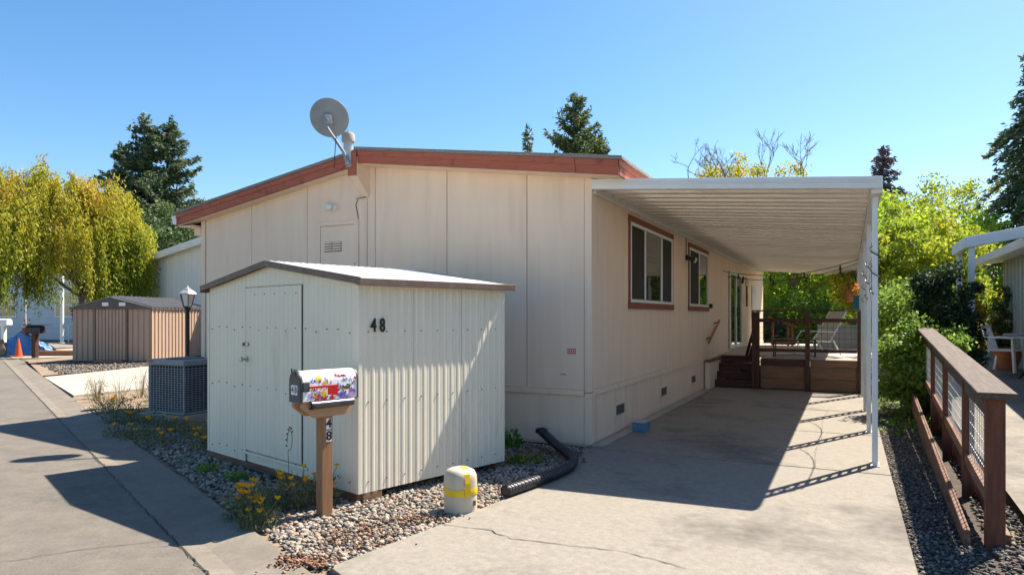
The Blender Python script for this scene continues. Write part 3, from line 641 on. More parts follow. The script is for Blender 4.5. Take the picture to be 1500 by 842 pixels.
for x0, y0 in ((-.009, -.009), (-.009, SY - .03)):
    MB().box(x0, x0 + .04, y0, y0 + .04, 0, zbx).build('corner_post', M['shed_metal'], shed, bevel=.004)
MB().box(SX - .03, SX + .012, -.011, .03, 0, zbx).build('corner_post', M['shed_metal'], shed, bevel=.004)
door = corr_wall('door', 'y', .905, 2.00, -.006, lambda p: 1.825, z0=.13, dep=.001)
MB().box(-.008, .0, .890, .898, .1, 1.83).build('door_edge', M['screw'], door); MB().box(-.008, -.002, 2.003, 2.016, .1, 1.83).build('door_edge', M['shed_metal'], door)
MB().box(-.014, -.004, .8, 2.1, .085, .112).build('door_track', M['shed_metal'], door, bevel=.003)
hd = MB().lathe([(.03, 0), (.03, .012), (.012, .018), (.012, .05), (.026, .055), (.026, .075), (0, .078)], 16).build('handle', M['steel'], door, loc=(-.008, 1.97, 1.08), auto=40); hd.rotation_euler = (0, R(-90), 0)
MB().box(-.026, -.008, 1.93, 2.06, 1.215, 1.255).build('latch', M['steel'], door, bevel=.004); MB().box(-.034, -.0265, 1.985, 2.02, 1.22, 1.25).build('latch_pin', M['screw'], door)
b = MB()
for z in (.09, .78, 1.39):
    for k in range(16): y = .12 + k * .178; b.box(-.0125, -.002, y - .0045, y + .0045, z + (.02 if k % 3 else -.01), z + (.029 if k % 3 else -.001))
    for k in range(9): x = .1 + k * .2; b.box(x - .0045, x + .0045, -.01, -.001, z, z + .009)
for k in range(5): y = 1.0 + k * .2; b.box(-.0125, -.004, y - .0045, y + .0045, 1.75, 1.759)
b.build('screws', M['screw'], shed, kind='stuff')
# roof sheets and trim
def rsheet(y0, y1, nm='roof_sheet'):
    for k in range(3):
        x0 = -.05 + k * .645; x1 = x0 + .64
        MB().add([(x0, y0, zroof(y0)), (x1, y0, zroof(y0)), (x1, y1, zroof(y1)), (x0, y1, zroof(y1)), (x0, y0, zroof(y0) - .012), (x1, y0, zroof(y0) - .012), (x1, y1, zroof(y1) - .012), (x0, y1, zroof(y1) - .012)],
                 [(0, 1, 2, 3), (7, 6, 5, 4), (0, 4, 5, 1), (1, 5, 6, 2), (2, 6, 7, 3), (3, 7, 4, 0)]).build(nm, M['shed_roof'], shed)
        rb = MB()
        for j in range(7):
            xx = x0 + .05 + j * .09; rb.beam((xx, y0, zroof(y0) + .006), (xx, y1, zroof(y1) + .006), .02, .012)
        rb.build('roof_rib', M['shed_roof'], shed, kind='stuff')
rsheet(-.088, yr); rsheet(yr + .002, SY + .05)
def trim(p0, p1, h=.062, t=.02):
    MB().beam(p0, p1, t, h).build('roof_trim', M['shed_trim'], shed, bevel=.004)
XR = -.05 + 3 * .645
trim((-.058, -.107, zroof(-.05) - .018), (-.058, yr, zrg - .018)); trim((-.058, yr, zrg - .018), (-.058, SY + .075, zroof(SY + .05) - .018))
trim((-.068, -.098, zroof(-.05) - .024), (XR + .02, -.098, zroof(-.05) - .019)); trim((-.068, SY + .062, zroof(-.05) - .019), (XR + .02, SY + .062, zroof(-.05) - .019))
trim((XR + .01, -.05, zroof(-.05) - .018), (XR + .01, yr, zrg - .018)); trim((XR + .01, yr, zrg - .018), (XR + .01, SY + .05, zroof(SY + .05) - .018))
# timber skid and corner blocks
MB().box(-.0, .09, .02, SY - .02, -.075, -.002).build('skid', M['redwood_h'], shed, bevel=.004); MB().box(SX - .1, SX - .01, .02, SY - .02, -.075, -.002).build('skid', M['redwood_h'], shed, bevel=.004)
MB().box(.05, .25, .0, .12, -.075, -.003).build('support_block', M['deck_plank'], shed, bevel=.005); MB().box(1.2, 1.4, .02, .14, -.075, -.003).build('support_block', M['deck_plank'], shed, bevel=.005)
text('house_number', '4', .165, M['black'], shed, (.148, -.016, 1.445), (R(90), 0, 0), .004, .003, sx=.74)
text('house_number', '8', .165, M['black'], shed, (.243, -.016, 1.445), (R(90), 0, 0), .004, .003, sx=.74)

# ------------------------------------------------------------------ MAILBOX on its post
MR = R(46)
mb_ = thing('mailbox', 'flower-painted mailbox with red flag on a cedar post in the pebbles', 'mailbox', (-1.52, 5.53, 0), MR)
MB().box(-.048, .048, -.048, .048, -.1, .84).build('post', M['cedar'], mb_, bevel=.005)
for y in (-.069, .069): MB().prism([(-.24, .915), (.25, .915), (.25, .90), (.15, .80), (-.14, .80), (-.24, .88)], 'y', y - .02, y + .02).build('support_board', M['cedar_board'], mb_, bevel=.003)
MB().box(-.24, .25, -.088, .088, .916, .932).build('shelf', M['cedar_board'], mb_, bevel=.003)
def arch(w, z0, zs, n=14):
    return [(-w, z0), (w, z0), (w, zs)] + [(w * math.cos(t), zs + w * math.sin(t)) for t in np.linspace(0, math.pi, n)[1:-1]] + [(-w, zs)]
body = MB().prism(arch(.085, .935, 1.085), 'x', -.24, .25).build('box_body', M['mail_white'], mb_, auto=40)
for x0, x1 in ((.25, .262), (-.256, -.2405)): MB().prism(arch(.09, .931, 1.085), 'x', x0, x1).build('box_rim', M['mail_dark'], body, auto=40)
dr = MB().prism(arch(.086, .925, 1.085), 'x', -.262, -.2565).build('door', M['mail_dark'], mb_, auto=40)
MB().box(-.268, -.2625, -.012, .012, 1.13, 1.165).build('door_tab', M['mail_dark'], dr)
MB().box(-.285, -.24, -.004, .004, 1.178, 1.184).build('latch', M['black_metal'], dr); MB().box(-.29, -.284, -.004, .004, 1.16, 1.195).build('latch', M['black_metal'], dr)
for dy, ch in ((.026, '4'), (-.024, '8')):
    MB().box(-.2645, -.2625, dy - .022, dy + .022, .985, 1.06).build('number_sticker', M['white_tile'], dr)
    text('house_number', ch, .07, M['black'], dr, (-.2655, dy, 1.022), (R(90), 0, R(-90)), .0005, .001)
# red flag and its bracket on the near side
MB().box(-.24, -.185, -.099, -.086, 1.01, 1.085).build('flag_bracket', M['mail_dark'], mb_, bevel=.003)
fl = MB().box(-.19, .06, -.108, -.1, 1.035, 1.052).build('flag', M['red_flag'], mb_, bevel=.002); MB().box(-.03, .06, -.1075, -.1005, .975, 1.034).build('flag_panel', M['red_flag'], fl, bevel=.002)
# chrome and black paper tube slung below
tu = MB().tube([(-.17, -.115, .905), (.19, -.115, .905)], .031, 20, cap=False).build('paper_tube', M['tube_dark'], mb_, auto=60)
MB().tube([(-.169, -.115, .905), (.189, -.115, .905)], .028, 20, cap=True).build('tube_bore', M['black'], tu)
MB().tube([(-.19, -.115, .905), (-.171, -.115, .905)], .034, 20, cap=False).build('tube_lip', M['black'], tu)
# painted flowers: little flat petals and leaves on the curved side
def on_side(x, z):
    """point on the near side of the body (vertical part then arch)"""
    if z <= 1.085: return (x, -.0857, z)
    a = math.asin(min(.999, (z - 1.085) / .085)); return (x, -.0857 * math.cos(a), 1.085 + .0857 * math.sin(a))
def dab(x, z, rx, rz, m_, rot=0., n=8, out=.0):
    pts = []
    for k in range(n):
        t = 2 * math.pi * k / n; u, v = rx * math.cos(t), rz * math.sin(t)
        px, pz = x + u * math.cos(rot) - v * math.sin(rot), z + u * math.sin(rot) + v * math.cos(rot)
        p = on_side(px, pz); pts.append((p[0], p[1] - out, p[2]))
    return pts
def paint(name, m_, dabs):
    b = MB()
    for i, d in enumerate(dabs): pts = dab(*d[:4], None, d[4] if len(d) > 4 else 0, out=.0004 + .0002 * (i % 4)); b.add(pts, [tuple(range(len(pts)))])
    b.build(name, M[m_], body, kind='stuff')
def flower(x, z, r, n=5, ph=0.): return [(x + r * .6 * math.cos(ph + 2 * math.pi * k / n), z + r * .6 * math.sin(ph + 2 * math.pi * k / n), r * .55, r * .35, ph + 2 * math.pi * k / n) for k in range(n)]
paint('painted_flower', 'paint_yellow', flower(-.10, 1.105, .028) + flower(-.045, 1.07, .02) + flower(-.06, .985, .03))
paint('painted_flower', 'paint_red', flower(.045, 1.005, .04, 6) + flower(-.11, .955, .03) + flower(-.06, .945, .03) + flower(.02, .95, .02))
paint('painted_flower', 'paint_lilac', flower(-.17, .975, .026) + flower(.20, .96, .03) + flower(.17, .95, .022) + flower(.15, 1.09, .013) + flower(.225, 1.13, .012))
paint('painted_flower', 'paint_purple', flower(.195, 1.0, .02) + flower(.22, .985, .018) + flower(.155, .945, .014))
paint('painted_flower', 'paint_blue', [(-.155, 1.10, .004, .022, -.3), (-.14, 1.09, .004, .018, -.3), (.075, 1.045, .005, .028, .1), (.09, 1.04, .004, .022, -.1), (.185, 1.095, .005, .028, -.35)] + flower(.115, .955, .03, 6) + flower(.105, .975, .02))
paint('painted_leaf', 'paint_green', [(-.115 + .03 * k, 1.03 + .012 * math.sin(k * 2.3), .004, .022, .5 * math.sin(k * 1.7)) for k in range(9)] + [(.16 + .008 * k, 1.045 - .004 * k, .012, .006, .5 * k) for k in range(4)] + [(.215, 1.055, .022, .009, .5), (-.03, .955, .018, .008, .8), (-.13, .985, .016, .007, -.6), (-.05, .97, .016, .01, .3)])
paint('painted_bird', 'paint_brown', [(.15, 1.02, .034, .013, -.1), (.175, 1.025, .026, .006, .35), (.118, 1.032, .013, .01, 0)])
paint('painted_bird_breast', 'paint_orange', [(.125, 1.018, .012, .01, 0)])
rp = random.Random(11)
for nm_, m_, n_ in (('painted_petals', 'paint_pink', 9), ('painted_petals', 'paint_red', 8), ('painted_petals', 'paint_yellow', 6), ('painted_petals', 'paint_blue', 8), ('painted_petals', 'paint_purple', 8), ('painted_leaf', 'paint_green', 16), ('painted_petals', 'paint_lilac', 7)):
    ds = []
    for k in range(n_):
        x, z = rp.uniform(-.17, .235), .945 + .15 * rp.random() ** 1.5
        if -.04 < x < .07 and .965 < z < 1.06: continue
        ds += flower(x, z, rp.uniform(.007, .014), 5, rp.random()) if nm_ != 'painted_leaf' else [(x, z + .01, .004, rp.uniform(.012, .024), rp.uniform(-.6, .6))]
    paint(nm_, m_, ds)
# red script word on the shoulder of the box, drawn as pen strokes
def script(x0, z0, s):
    b = MB(); x = x0
    strokes = [[(0, 1), (.15, 0), (.35, .8), (.5, 0), (.7, 1)], [(.75, .35), (1.0, .55), (.9, .05), (1.15, .1)], [(1.2, 1), (1.2, 0), (1.35, .1)], [(1.65, .5), (1.42, .3), (1.55, 0), (1.72, .1)], [(1.8, .3), (1.95, .5), (2.05, .2), (1.9, 0), (1.8, .3)],
               [(2.2, 0), (2.25, .5), (2.4, .4), (2.42, 0)], [(2.42, .3), (2.55, .5), (2.62, 0), (2.75, .1)], [(2.8, .3), (3.0, .5), (2.9, .02), (3.15, .1)]]
    for st_ in strokes:
        pts = [on_side(x0 + p[0] * s, z0 + p[1] * s) for p in st_]; pts = [(p[0], p[1] - .001 * 1, p[2] + .0006) for p in pts]
        b.tube(pts, .0028, 5)
    return b
script(.045, 1.112, .034).build('painted_word', M['paint_red'], body)
# number tiles on the post
for z, ch in ((.735, '4'), (.635, '8')):
    t_ = MB().box(-.012, .034, -.0505, -.0485, z - .045, z + .045).build('number_tile', M['white_tile'], mb_)
    text('house_number', ch, .10, M['black'], t_, (.011, -.0515, z), (R(90), 0, 0), .0006, .003)

# ------------------------------------------------------------------ UTILITY PEDESTAL
up = thing('utility_pedestal', 'cream utility pedestal wrapped with yellow tape at the driveway edge', 'pedestal', (-.425, 5.63, 0), R(35))
MB().lathe([(.125, -.05), (.125, .26), (.121, .30), (.105, .335), (.07, .352), (.0, .356)], 40, power=2.8).build('housing', M['ped_cream'], up, auto=50)
MB().lathe([(.128, .145), (.129, .148), (.129, .195), (.128, .198)], 40, power=2.8, cap=False).build('tape_band', M['tape'], up, auto=50)
q_ = []
for x, z in ((.1, .15), (.1, .27), (.085, .315), (.05, .348), (0, .3595), (-.05, .35), (-.09, .318), (-.11, .25), (-.11, .15)): q_.append((x, z))
b = MB(); vs_ = []
for x, z in q_:
    k = 1.0 if z < .3 else 1.0
    vs_ += [(.045, -.0 + x * 1.28, z), (-.0, x * 1.28, z)]
b.add(vs_, [(2*i, 2*i+2, 2*i+3, 2*i+1) for i in range(len(q_)-1)])
o = b.build('tape_strap', M['tape'], up); sm = o.modifiers.new('solid', 'SOLIDIFY'); sm.thickness = .004; sm.offset = 0
o.rotation_euler = (0, 0, R(-15))
MB().box(-.04, .01, -.137, -.126, .14, .21).build('tape_knot', M['tape'], up, bevel=.006)
MB().box(.05, .07, -.128, -.118, .06, .1).build('rust_spot', M['shed_trim'], up)

# ------------------------------------------------------------------ BLACK CORRUGATED DRAIN PIPE
dp = thing('drain_pipe', 'black corrugated drain hose curving from the home to the driveway', 'pipe', (0, 0, 0))
ctrl = [Vector(p) for p in ((.36, 8.32, .20), (.42, 8.20, .16), (.52, 7.98, .10), (.62, 7.65, .075), (.66, 7.35, .07), (.60, 7.0, .07), (.44, 6.68, .07), (.2, 6.33, .068), (-.06, 5.98, .068))]
def spline(P, n):
    out = []
    for i in range(len(P)-1):
        p0, p1, p2, p3 = P[max(i-1, 0)], P[i], P[i+1], P[min(i+2, len(P)-1)]
        for k in range(n):
            t = k / n; out.append(.5 * ((2*p1) + (p2-p0)*t + (2*p0-5*p1+4*p2-p3)*t*t + (3*p1-p0-3*p2+p3)*t**3))
    return out + [P[-1]]
pp = spline(ctrl, 72)
MB().tube(pp, .06, 16, cap=False, radii=[.050 + .0028 * (1 if (i % 8) < 4 else -1) for i in range(len(pp))]).build('hose', M['rubber_blk'], dp)
MB().tube(pp[1:-2], .042, 12, cap=True).build('hose_lining', M['black'], dp)
MB().lathe([(.065, -.02), (.075, -.015), (.075, .03), (.06, .03), (.06, -.015)], 18, cap=False).build('collar', M['rubber_blk'], dp, loc=pp[0] + Vector((0, 0, .0)), auto=40)
bb = thing('blue_block', 'blue painted block standing on the driveway against the home', 'block', (1.79, 9.45, .012), HR)
MB().box(-.09, .09, -.13, .13, 0, .13).build('block_body', M['blue_block'], bb, bevel=.008)
MB().box(-.085, .085, -.125, .125, .131, .138).build('block_top', M['galv'], bb, bevel=.003)

# ------------------------------------------------------------------ AIR CONDITIONER
ac = thing('air_conditioner', 'dark grey air conditioner unit with louvred sides on a pale pad', 'air conditioner', H(-7.06, -.80), HR)
MB().box(-.12, .92, -.14, .80, -.04, .09).build('pad', M['concrete_pale'], ac, bevel=.012)
A, B, Z0, Z1 = .82, .70, .13, .83
MB().box(.03, A - .03, .03, B - .03, Z0, Z1).build('coil_core', M['ac_dark'], ac)
for x in (.0, A - .03):
    for y in (0, B - .03): MB().box(x, x + .03, y, y + .03, Z0, Z1).build('corner_post', M['ac_grey'], ac, bevel=.006)
MB().box(-.004, A + .004, -.004, B + .004, .095, Z0).build('base_pan', M['ac_grey'], ac, bevel=.006)
MB().prism([(-.01, -.01), (A + .01, -.01), (A + .01, B + .01), (-.01, B + .01)], 'z', Z1 + .001, Z1 + .10).build('top_cover', M['ac_grey'], ac, bevel=.025)
MB().lathe([(.27, Z1 + .1005), (.28, Z1 + .108), (.25, Z1 + .112)], 32, (A / 2, B / 2, 0)).build('fan_guard', M['black_metal'], ac, auto=40)
def louvers(face):
    b = MB(); n = 19
    for k in range(n):
        z = Z0 + .02 + k * (Z1 - Z0 - .03) / n
        if face == 'f': b.prism([(-.002, z), (.018, z + .008), (.018, z + .014), (-.002, z + .006)], 'x', .031, A - .031)
        elif face == 'l': b.prism([(-.002, z), (-.002, z + .006), (.018, z + .014), (.018, z + .008)], 'y', .031, B - .031)
        else: b.prism([(A + .002, z), (A - .018, z + .008), (A - .018, z + .014), (A + .002, z + .006)], 'y', .031, B - .031)
    for k in range(1, 12 if face == 'f' else 10):
        nn = 12 if face == 'f' else 10; t = k / nn
        if face == 'f': x = A * t; b.box(x - .006, x + .006, -.006, -.0025, Z0, Z1)
        elif face == 'l': y = B * t; b.box(-.006, -.0025, y - .006, y + .006, Z0, Z1)
        else: y = B * t; b.box(A + .0025, A + .006, y - .006, y + .006, Z0, Z1)
    b.build('louver_grille', M['ac_grey'], ac, kind='stuff')
for f_ in 'flr': louvers(f_)
MB().box(.03, .13, -.016, -.0108, Z1 + .05, Z1 + .085).build('badge', M['sticker_red'], ac, bevel=.003)

# ------------------------------------------------------------------ lamp post behind the air conditioner
lp = thing('lamp_post', 'black lamp post with white glass lantern behind the air conditioner', 'lamp post', (-5.94, 12.5, 0))
MB().lathe([(.07, 0), (.07, .12), (.045, .16), (.036, .3), (.036, 1.70), (.06, 1.73), (.05, 1.76)], 14).build('post', M['black_metal'], lp, auto=40)
ln = MB().lathe([(.075, 1.78), (.13, 2.0), (.135, 2.0), (.0, 2.0)], 6, cap=False).build('lantern', M['lamp_glass'], lp)
MB().lathe([(.05, 1.755), (.085, 1.765), (.08, 1.782)], 6).build('lantern_base', M['black_metal'], ln)
MB().lathe([(.17, 2.0), (.165, 2.015), (.10, 2.07), (.075, 2.075), (.07, 2.10), (.025, 2.115), (.012, 2.15), (0, 2.16)], 6).build('lantern_roof', M['galv'], ln)
for k in range(6):
    t = 2 * math.pi * k / 6; MB().beam((.077 * math.cos(t), .077 * math.sin(t), 1.78), (.133 * math.cos(t), .133 * math.sin(t), 2.0), .012, .012).build('glazing_bar', M['black_metal'], ln)

# ------------------------------------------------------------------ BROWN RIBBED SHED
s2 = thing('brown_shed', 'brown ribbed metal shed with dark gable roof on the neighboring plot', 'shed', (-15.2, 23.6, 0), R(-3))
BX, BY, BE, BR = 2.82, 4.0, 1.86, 2.26
def ribwall(name, along, a0, a1, face, z0, z1, sign, pitch=.18, m_='shed2'):
    n = max(1, round((a1 - a0) / pitch)); pt = (a1 - a0) / n; pr = []
    for k in range(n): o = a0 + k * pt; pr += [(o, 0), (o + pt * .62, 0), (o + pt * .68, .03), (o + pt * .92, .03), (o + pt * .98, 0)]
    pr.append((a1, 0)); vs = []
    for p, q in pr:
        c = face - sign * q; vs += [(p, c, z0), (p, c, z1)] if along == 'x' else [(c, p, z0), (c, p, z1)]
    fs = [(2*i, 2*i+2, 2*i+3, 2*i+1) for i in range(len(pr)-1)]
    return MB().add(vs, fs).build(name, M[m_], s2)
ribwall('wall_panel', 'x', .02, .80, 0, .06, BE, -1); ribwall('wall_panel', 'x', 2.0, BX - .02, 0, .06, BE, -1)
d2 = ribwall('door', 'x', .86, 1.94, -.02, .10, BE - .02, -1, .12)
for k in range(2): ribwall('wall_panel', 'y', .02 + k * 2, 2.0 + k * 1.98, BX, .06, BE, 1, .22)
ribwall('wall_panel', 'y', .02, BY - .02, 0, .06, BE, -1, .22); ribwall('wall_panel', 'x', .02, BX - .02, BY, .06, BE, 1)
MB().box(.81, .85, -.03, .02, .06, BE).build('door_jamb', M['shed2_dark'], s2); MB().box(1.95, 1.99, -.03, .02, .06, BE).build('door_jamb', M['shed2_dark'], s2)
MB().box(.03, BX - .03, .05, BY - .05, .05, BE).build('liner', M['shed2'], s2)
MB().box(-.12, BX, -.1, BY, -.06, .055).build('base', M['deck_dark'], s2, bevel=.006); MB().box(.9, 1.9, -.22, -.105, -.05, .09).build('threshold', M['rail_red'], s2, bevel=.006)
MB().prism([(-.08, BE - .02), (BX + .06, BE - .02), (BX + .06, BE + .02), (BX / 2, BR), (-.08, BE + .02)], 'y', -.07, -.035).build('gable_panel', M['shed2_dark'], s2)
for x in (1.12, 1.72): MB().box(x, x + .22, -.09, -.071, 1.95, 2.07).build('gable_vent', M['white_alu'], s2)
for a, b, zA, zB in ((-.1, BX / 2, BE, BR), (BX / 2, BX + .08, BR, BE)):
    n = 17
    for k in range(n):
        y0 = -.08 + k * (BY + .16) / n; y1 = y0 + (BY + .16) / n
        MB().add([(a, y0, zA), (a, y1 - .07, zA), (b, y1 - .07, zB), (b, y0, zB), (a, y1 - .06, zA + .06), (b, y1 - .06, zB + .06), (a, y1 - .01, zA + .06), (b, y1 - .01, zB + .06), (a, y1, zA), (b, y1, zB)],
                 [(0, 3, 2, 1), (1, 2, 5, 4), (4, 5, 7, 6), (6, 7, 9, 8)]).build('roof_sheet', M['shed2_roof'], s2)

# ------------------------------------------------------------------ NEIGHBOURING HOUSES
nb = thing('neighbor_house', 'white board-sided house with pale gable roof behind the brown shed', 'house', (-18.2, 32.0, 0), HR)
def gz(x): return 3.98 + .193 * (x if x < 6.5 else 13 - x)
MB().prism([(.45, 0), (12.5, 0), (12.5, gz(12.5) - .1), (6.5, gz(6.5) - .1), (.45, gz(.45) - .1)], 'y', .3, 14).build('wall', M['siding_white'], nb)
for k in range(30): x = .6 + k * .4; MB().box(x, x + .03, .285, .299, .1, gz(x) - .15).build('batten', M['siding_white'], nb)
for a, b in ((-.0, 6.5), (6.5, 13)):
    MB().prism([(a, gz(a) - .02), (b, gz(b) - .02), (b, gz(b) + .06), (a, gz(a) + .06)], 'y', -.05, 14.3).build('roof', M['shed_roof'], nb)
    MB().prism([(a, gz(a) - .26), (b, gz(b) - .26), (b, gz(b) - .021), (a, gz(a) - .021)], 'y', -.1, -.02).build('fascia_board', M['white_paint'], nb)
MB().prism([(-.05, gz(0) - .28), (.44, gz(.44) - .28), (.44, gz(.44) - .25), (-.05, gz(0) - .25)], 'y', 0, 14).build('soffit', M['white_paint'], nb)
gr = thing('neighbor_garage', 'cream garage with white band and dark trimmed panels under the yellow tree', 'garage', (-23.3, 41, 0), HR)
MB().box(0, 5.5, 0, 6, 0, 3.6).build('wall', M['siding'], gr); MB().box(-.2, 5.7, -.12, -.005, 2.5, 2.85).build('band', M['white_paint'], gr)
for x in (.5, 2.0, 3.5): MB().box(x, x + 1.3, -.03, -.005, .1, 2.45).build('door_panel', M['siding_white'], gr); MB().box(x - .12, x - .01, -.04, -.005, .1, 2.45).build('trim', M['shed_trim'], gr)
MB().prism([(-.4, 3.6), (5.9, 3.6), (5.9, 3.75), (2.75, 4.3), (-.4, 3.75)], 'y', -.4, 6.2).build('roof', M['shingle'], gr)
fh = thing('far_house', 'pale blue house with white framed windows behind the willow-like tree', 'house', (-38, 47, 0), R(-8))
MB().box(0, 11, 0, 8, 0, 4.6).build('wall', M['house_blue'], fh)
MB().prism([(-.4, 4.6), (11.4, 4.6), (5.5, 6.6)], 'y', -.4, 8.4).build('roof', M['shingle'], fh)
for x, m_ in ((3.2, 1.1), (7.4, 1.1), (9.2, 1.1)):
    w_ = MB().box(x - .1, x + m_ + .1, -.06, -.002, 1.5, 3.3).build('window', M['frame_white'], fh, bevel=.01)
    MB().box(x, x + m_, -.08, -.061, 1.62, 2.34).build('pane', M['glass_dark'], w_); MB().box(x, x + m_, -.08, -.061, 2.42, 3.2).build('pane', M['glass_dark'], w_)
for k in range(26): MB().box(0, 11, -.03, -.003, .15 + k * .165, .17 + k * .165).build('siding_lap', M['house_blue'], fh) if k % 2 == 0 else None
wr = thing('white_stair_railing', 'white stair railing climbing to the pale blue house', 'railing', (-27.4, 42, 0), R(20))
MB().beam((0, 0, 1.0), (2.4, 0, 2.1), .06, .08).build('handrail', M['white_paint'], wr); MB().beam((0, 0, .25), (2.4, 0, 1.35), .06, .06).build('bottom_rail', M['white_paint'], wr)
for k in range(9): x = .1 + k * .28; MB().box(x - .03, x + .03, -.03, .03, .2 + x * .458 - .05 if k not in (0, 8) else 0, 1.0 + x * .458).build('baluster', M['white_paint'], wr)
wp = thing('white_pole', 'plain white pole standing under the yellow tree', 'pole', (-26.3, 39.9, 0))
MB().lathe([(.10, 0), (.10, 4.2), (.09, 4.25)], 14).build('shaft', M['white_paint'], wp, auto=40); MB().lathe([(.16, 0), (.16, .05), (.11, .08)], 14).build('foot', M['white_paint'], wp)
tp = thing('grey_pole', 'thin grey pole behind the traffic cones', 'pole', (-25.6, 35.9, 0))
MB().lathe([(.06, 0), (.05, 3.2), (.04, 3.25)], 10).build('shaft', M['galv'], tp, auto=40); MB().lathe([(.1, 0), (.1, .04), (.06, .06)], 10).build('foot', M['galv'], tp)

# cones, tarp-covered pile, boards, mailboxes on the far plot
def cone(label, loc, stripes, group, s=1.):
    t = thing('traffic_cone', label, 'traffic cone', loc, .3, group)
    MB().box(-.18 * s, .18 * s, -.18 * s, .18 * s, 0, .035 * s).build('base', M['cone'], t, bevel=.008)
    f = lambda z: (.135 - .115 * (z / .70)) * s
    b_ = MB().lathe([(f(z), .035 * s + z * s) for z in (0, .2, .45, .70)] + [(0, .736 * s)], 20).build('shell', M['cone'], t, auto=50)
    if stripes:
        for z0, z1 in ((.28, .38), (.46, .60)): MB().lathe([(f(z0) + .003, .035 * s + z0 * s), (f(z1) + .003, .035 * s + z1 * s)], 20, cap=False).build('stripe', M['cone_white'], b_, auto=50)
cone('plain orange traffic cone on the ground beside the black mailbox', (-19.3, 26.7, 0), False, 'traffic cones')
cone('white striped traffic cone on the tarp pile, toward the blue house windows', (-21.0, 29.4, .84), True, 'traffic cones', .85)
cone('white striped traffic cone on the tarp pile, toward the white pole', (-20.72, 29.3, .86), True, 'traffic cones', .85)
tl = thing('tarp_pile', 'heap of boxes half covered by a crumpled blue tarp', 'tarp pile', (-20.9, 29.4, 0), R(10))
def crumple(nx, ny, w, d, hf, z0):
    vs = [(w * (i / nx - .5), d * (j / ny - .5), z0 + hf(i / nx, j / ny) + random.gauss(0, .03)) for j in range(ny + 1) for i in range(nx + 1)]
    return MB().add(vs, [(j*(nx+1)+i, j*(nx+1)+i+1, (j+1)*(nx+1)+i+1, (j+1)*(nx+1)+i) for j in range(ny) for i in range(nx)])
o = crumple(22, 14, 2.0, 1.4, lambda a, b: .9 * min(1, 2.6 * a, 1.7 * (1 - a), 2.6 * b, 3 * (1 - b)) ** .85 * (1 + .12 * math.sin(9 * a) * math.cos(7 * b)), 0).build('tarp', M['tarp'], tl, auto=35)
o = crumple(8, 8, .7, .6, lambda a, b: .6 * min(1, 2.5 * a, 2.5 * (1 - a), 2.5 * b, 2.5 * (1 - b)) ** .8, 0).build('cardboard_sheet', M['tarp_brown'], tl, auto=35); o.location = (-.75, -.55, .03)
bd = thing('board_stack', 'low stack of reddish boards on the pavement by the orange cone', 'boards', (-18.4, 27.6, 0), R(5))
for k in range(4): MB().box(-.85 + .03 * k, .8 - .02 * k, -.2, .2, .02 + k * .05, .065 + k * .05).build('board', M['rail_red' if k % 2 else 'deck_plank'], bd, bevel=.004)
bm_ = thing('black_mailbox', 'black mailbox on a dark red post beside the orange cone', 'mailbox', (-18.3, 26.2, 0), R(-10))
MB().box(-.085, .085, -.085, .085, 0, .95).build('post', M['deck_dark'], bm_, bevel=.008)
MB().prism(arch(.12, .97, 1.12), 'x', -.33, .33).build('box_body', M['black'], bm_, auto=40); MB().box(-.34, .34, -.13, .13, .94, .968).build('shelf', M['deck_dark'], bm_, bevel=.005)
MB().box(-.36, .6, -.16, .16, 1.245, 1.27).build('cover_board', M['black_metal'], bm_, bevel=.005)
wm = thing('white_mailbox', 'white mailbox on a white post near the pale blue house', 'mailbox', (-30.9, 41.5, 0), R(-10))
MB().box(-.11, .11, -.11, .11, 0, 1.05).build('post', M['white_paint'], wm, bevel=.008); MB().prism(arch(.2, 1.07, 1.25), 'x', -.42, .42).build('box_body', M['white_paint'], wm, auto=40)
MB().box(-.3, .3, -.15, .15, 1.0, 1.068).build('shelf', M['white_paint'], wm)

# ------------------------------------------------------------------ FENCE beside the driveway
F0 = Vector((3.357, 4.748, 0)); FR = -math.atan2(.524, 1); fdir = Vector((math.sin(-FR), math.cos(-FR), 0))
fe = thing('wire_panel_fence', 'rustic redwood fence with flat cap rail and welded wire panels', 'fence', F0, FR)
FS = .0488; fz = lambda y: FS * y
FP = [0, 1.47, 3.3, 5.0, 6.7]
for i, y in enumerate(FP):
    w_ = .056 if i == 0 else .042
    MB().box(-w_, w_, y - w_, y + w_, fz(y) - .25, fz(y) + 1.035).build('post', M['redwood'], fe, bevel=.006)
def fbeam(name, y0, y1, x0, x1, z0, z1, m_, bev=.005):
    MB().add([(x0, y0, fz(y0) + z0), (x1, y0, fz(y0) + z0), (x1, y1, fz(y1) + z0), (x0, y1, fz(y1) + z0), (x0, y0, fz(y0) + z1), (x1, y0, fz(y0) + z1), (x1, y1, fz(y1) + z1), (x0, y1, fz(y1) + z1)],
             [(3, 2, 1, 0), (4, 5, 6, 7), (0, 1, 5, 4), (1, 2, 6, 5), (2, 3, 7, 6), (3, 0, 4, 7)]).build(name, M[m_], fe, bevel=bev)
fbeam('cap_rail', -.12, 3.2, -.115, .115, 1.04, 1.085, 'cap_wood', .008); fbeam('cap_rail', 3.21, 6.9, -.112, .112, 1.038, 1.083, 'cap_wood', .008)
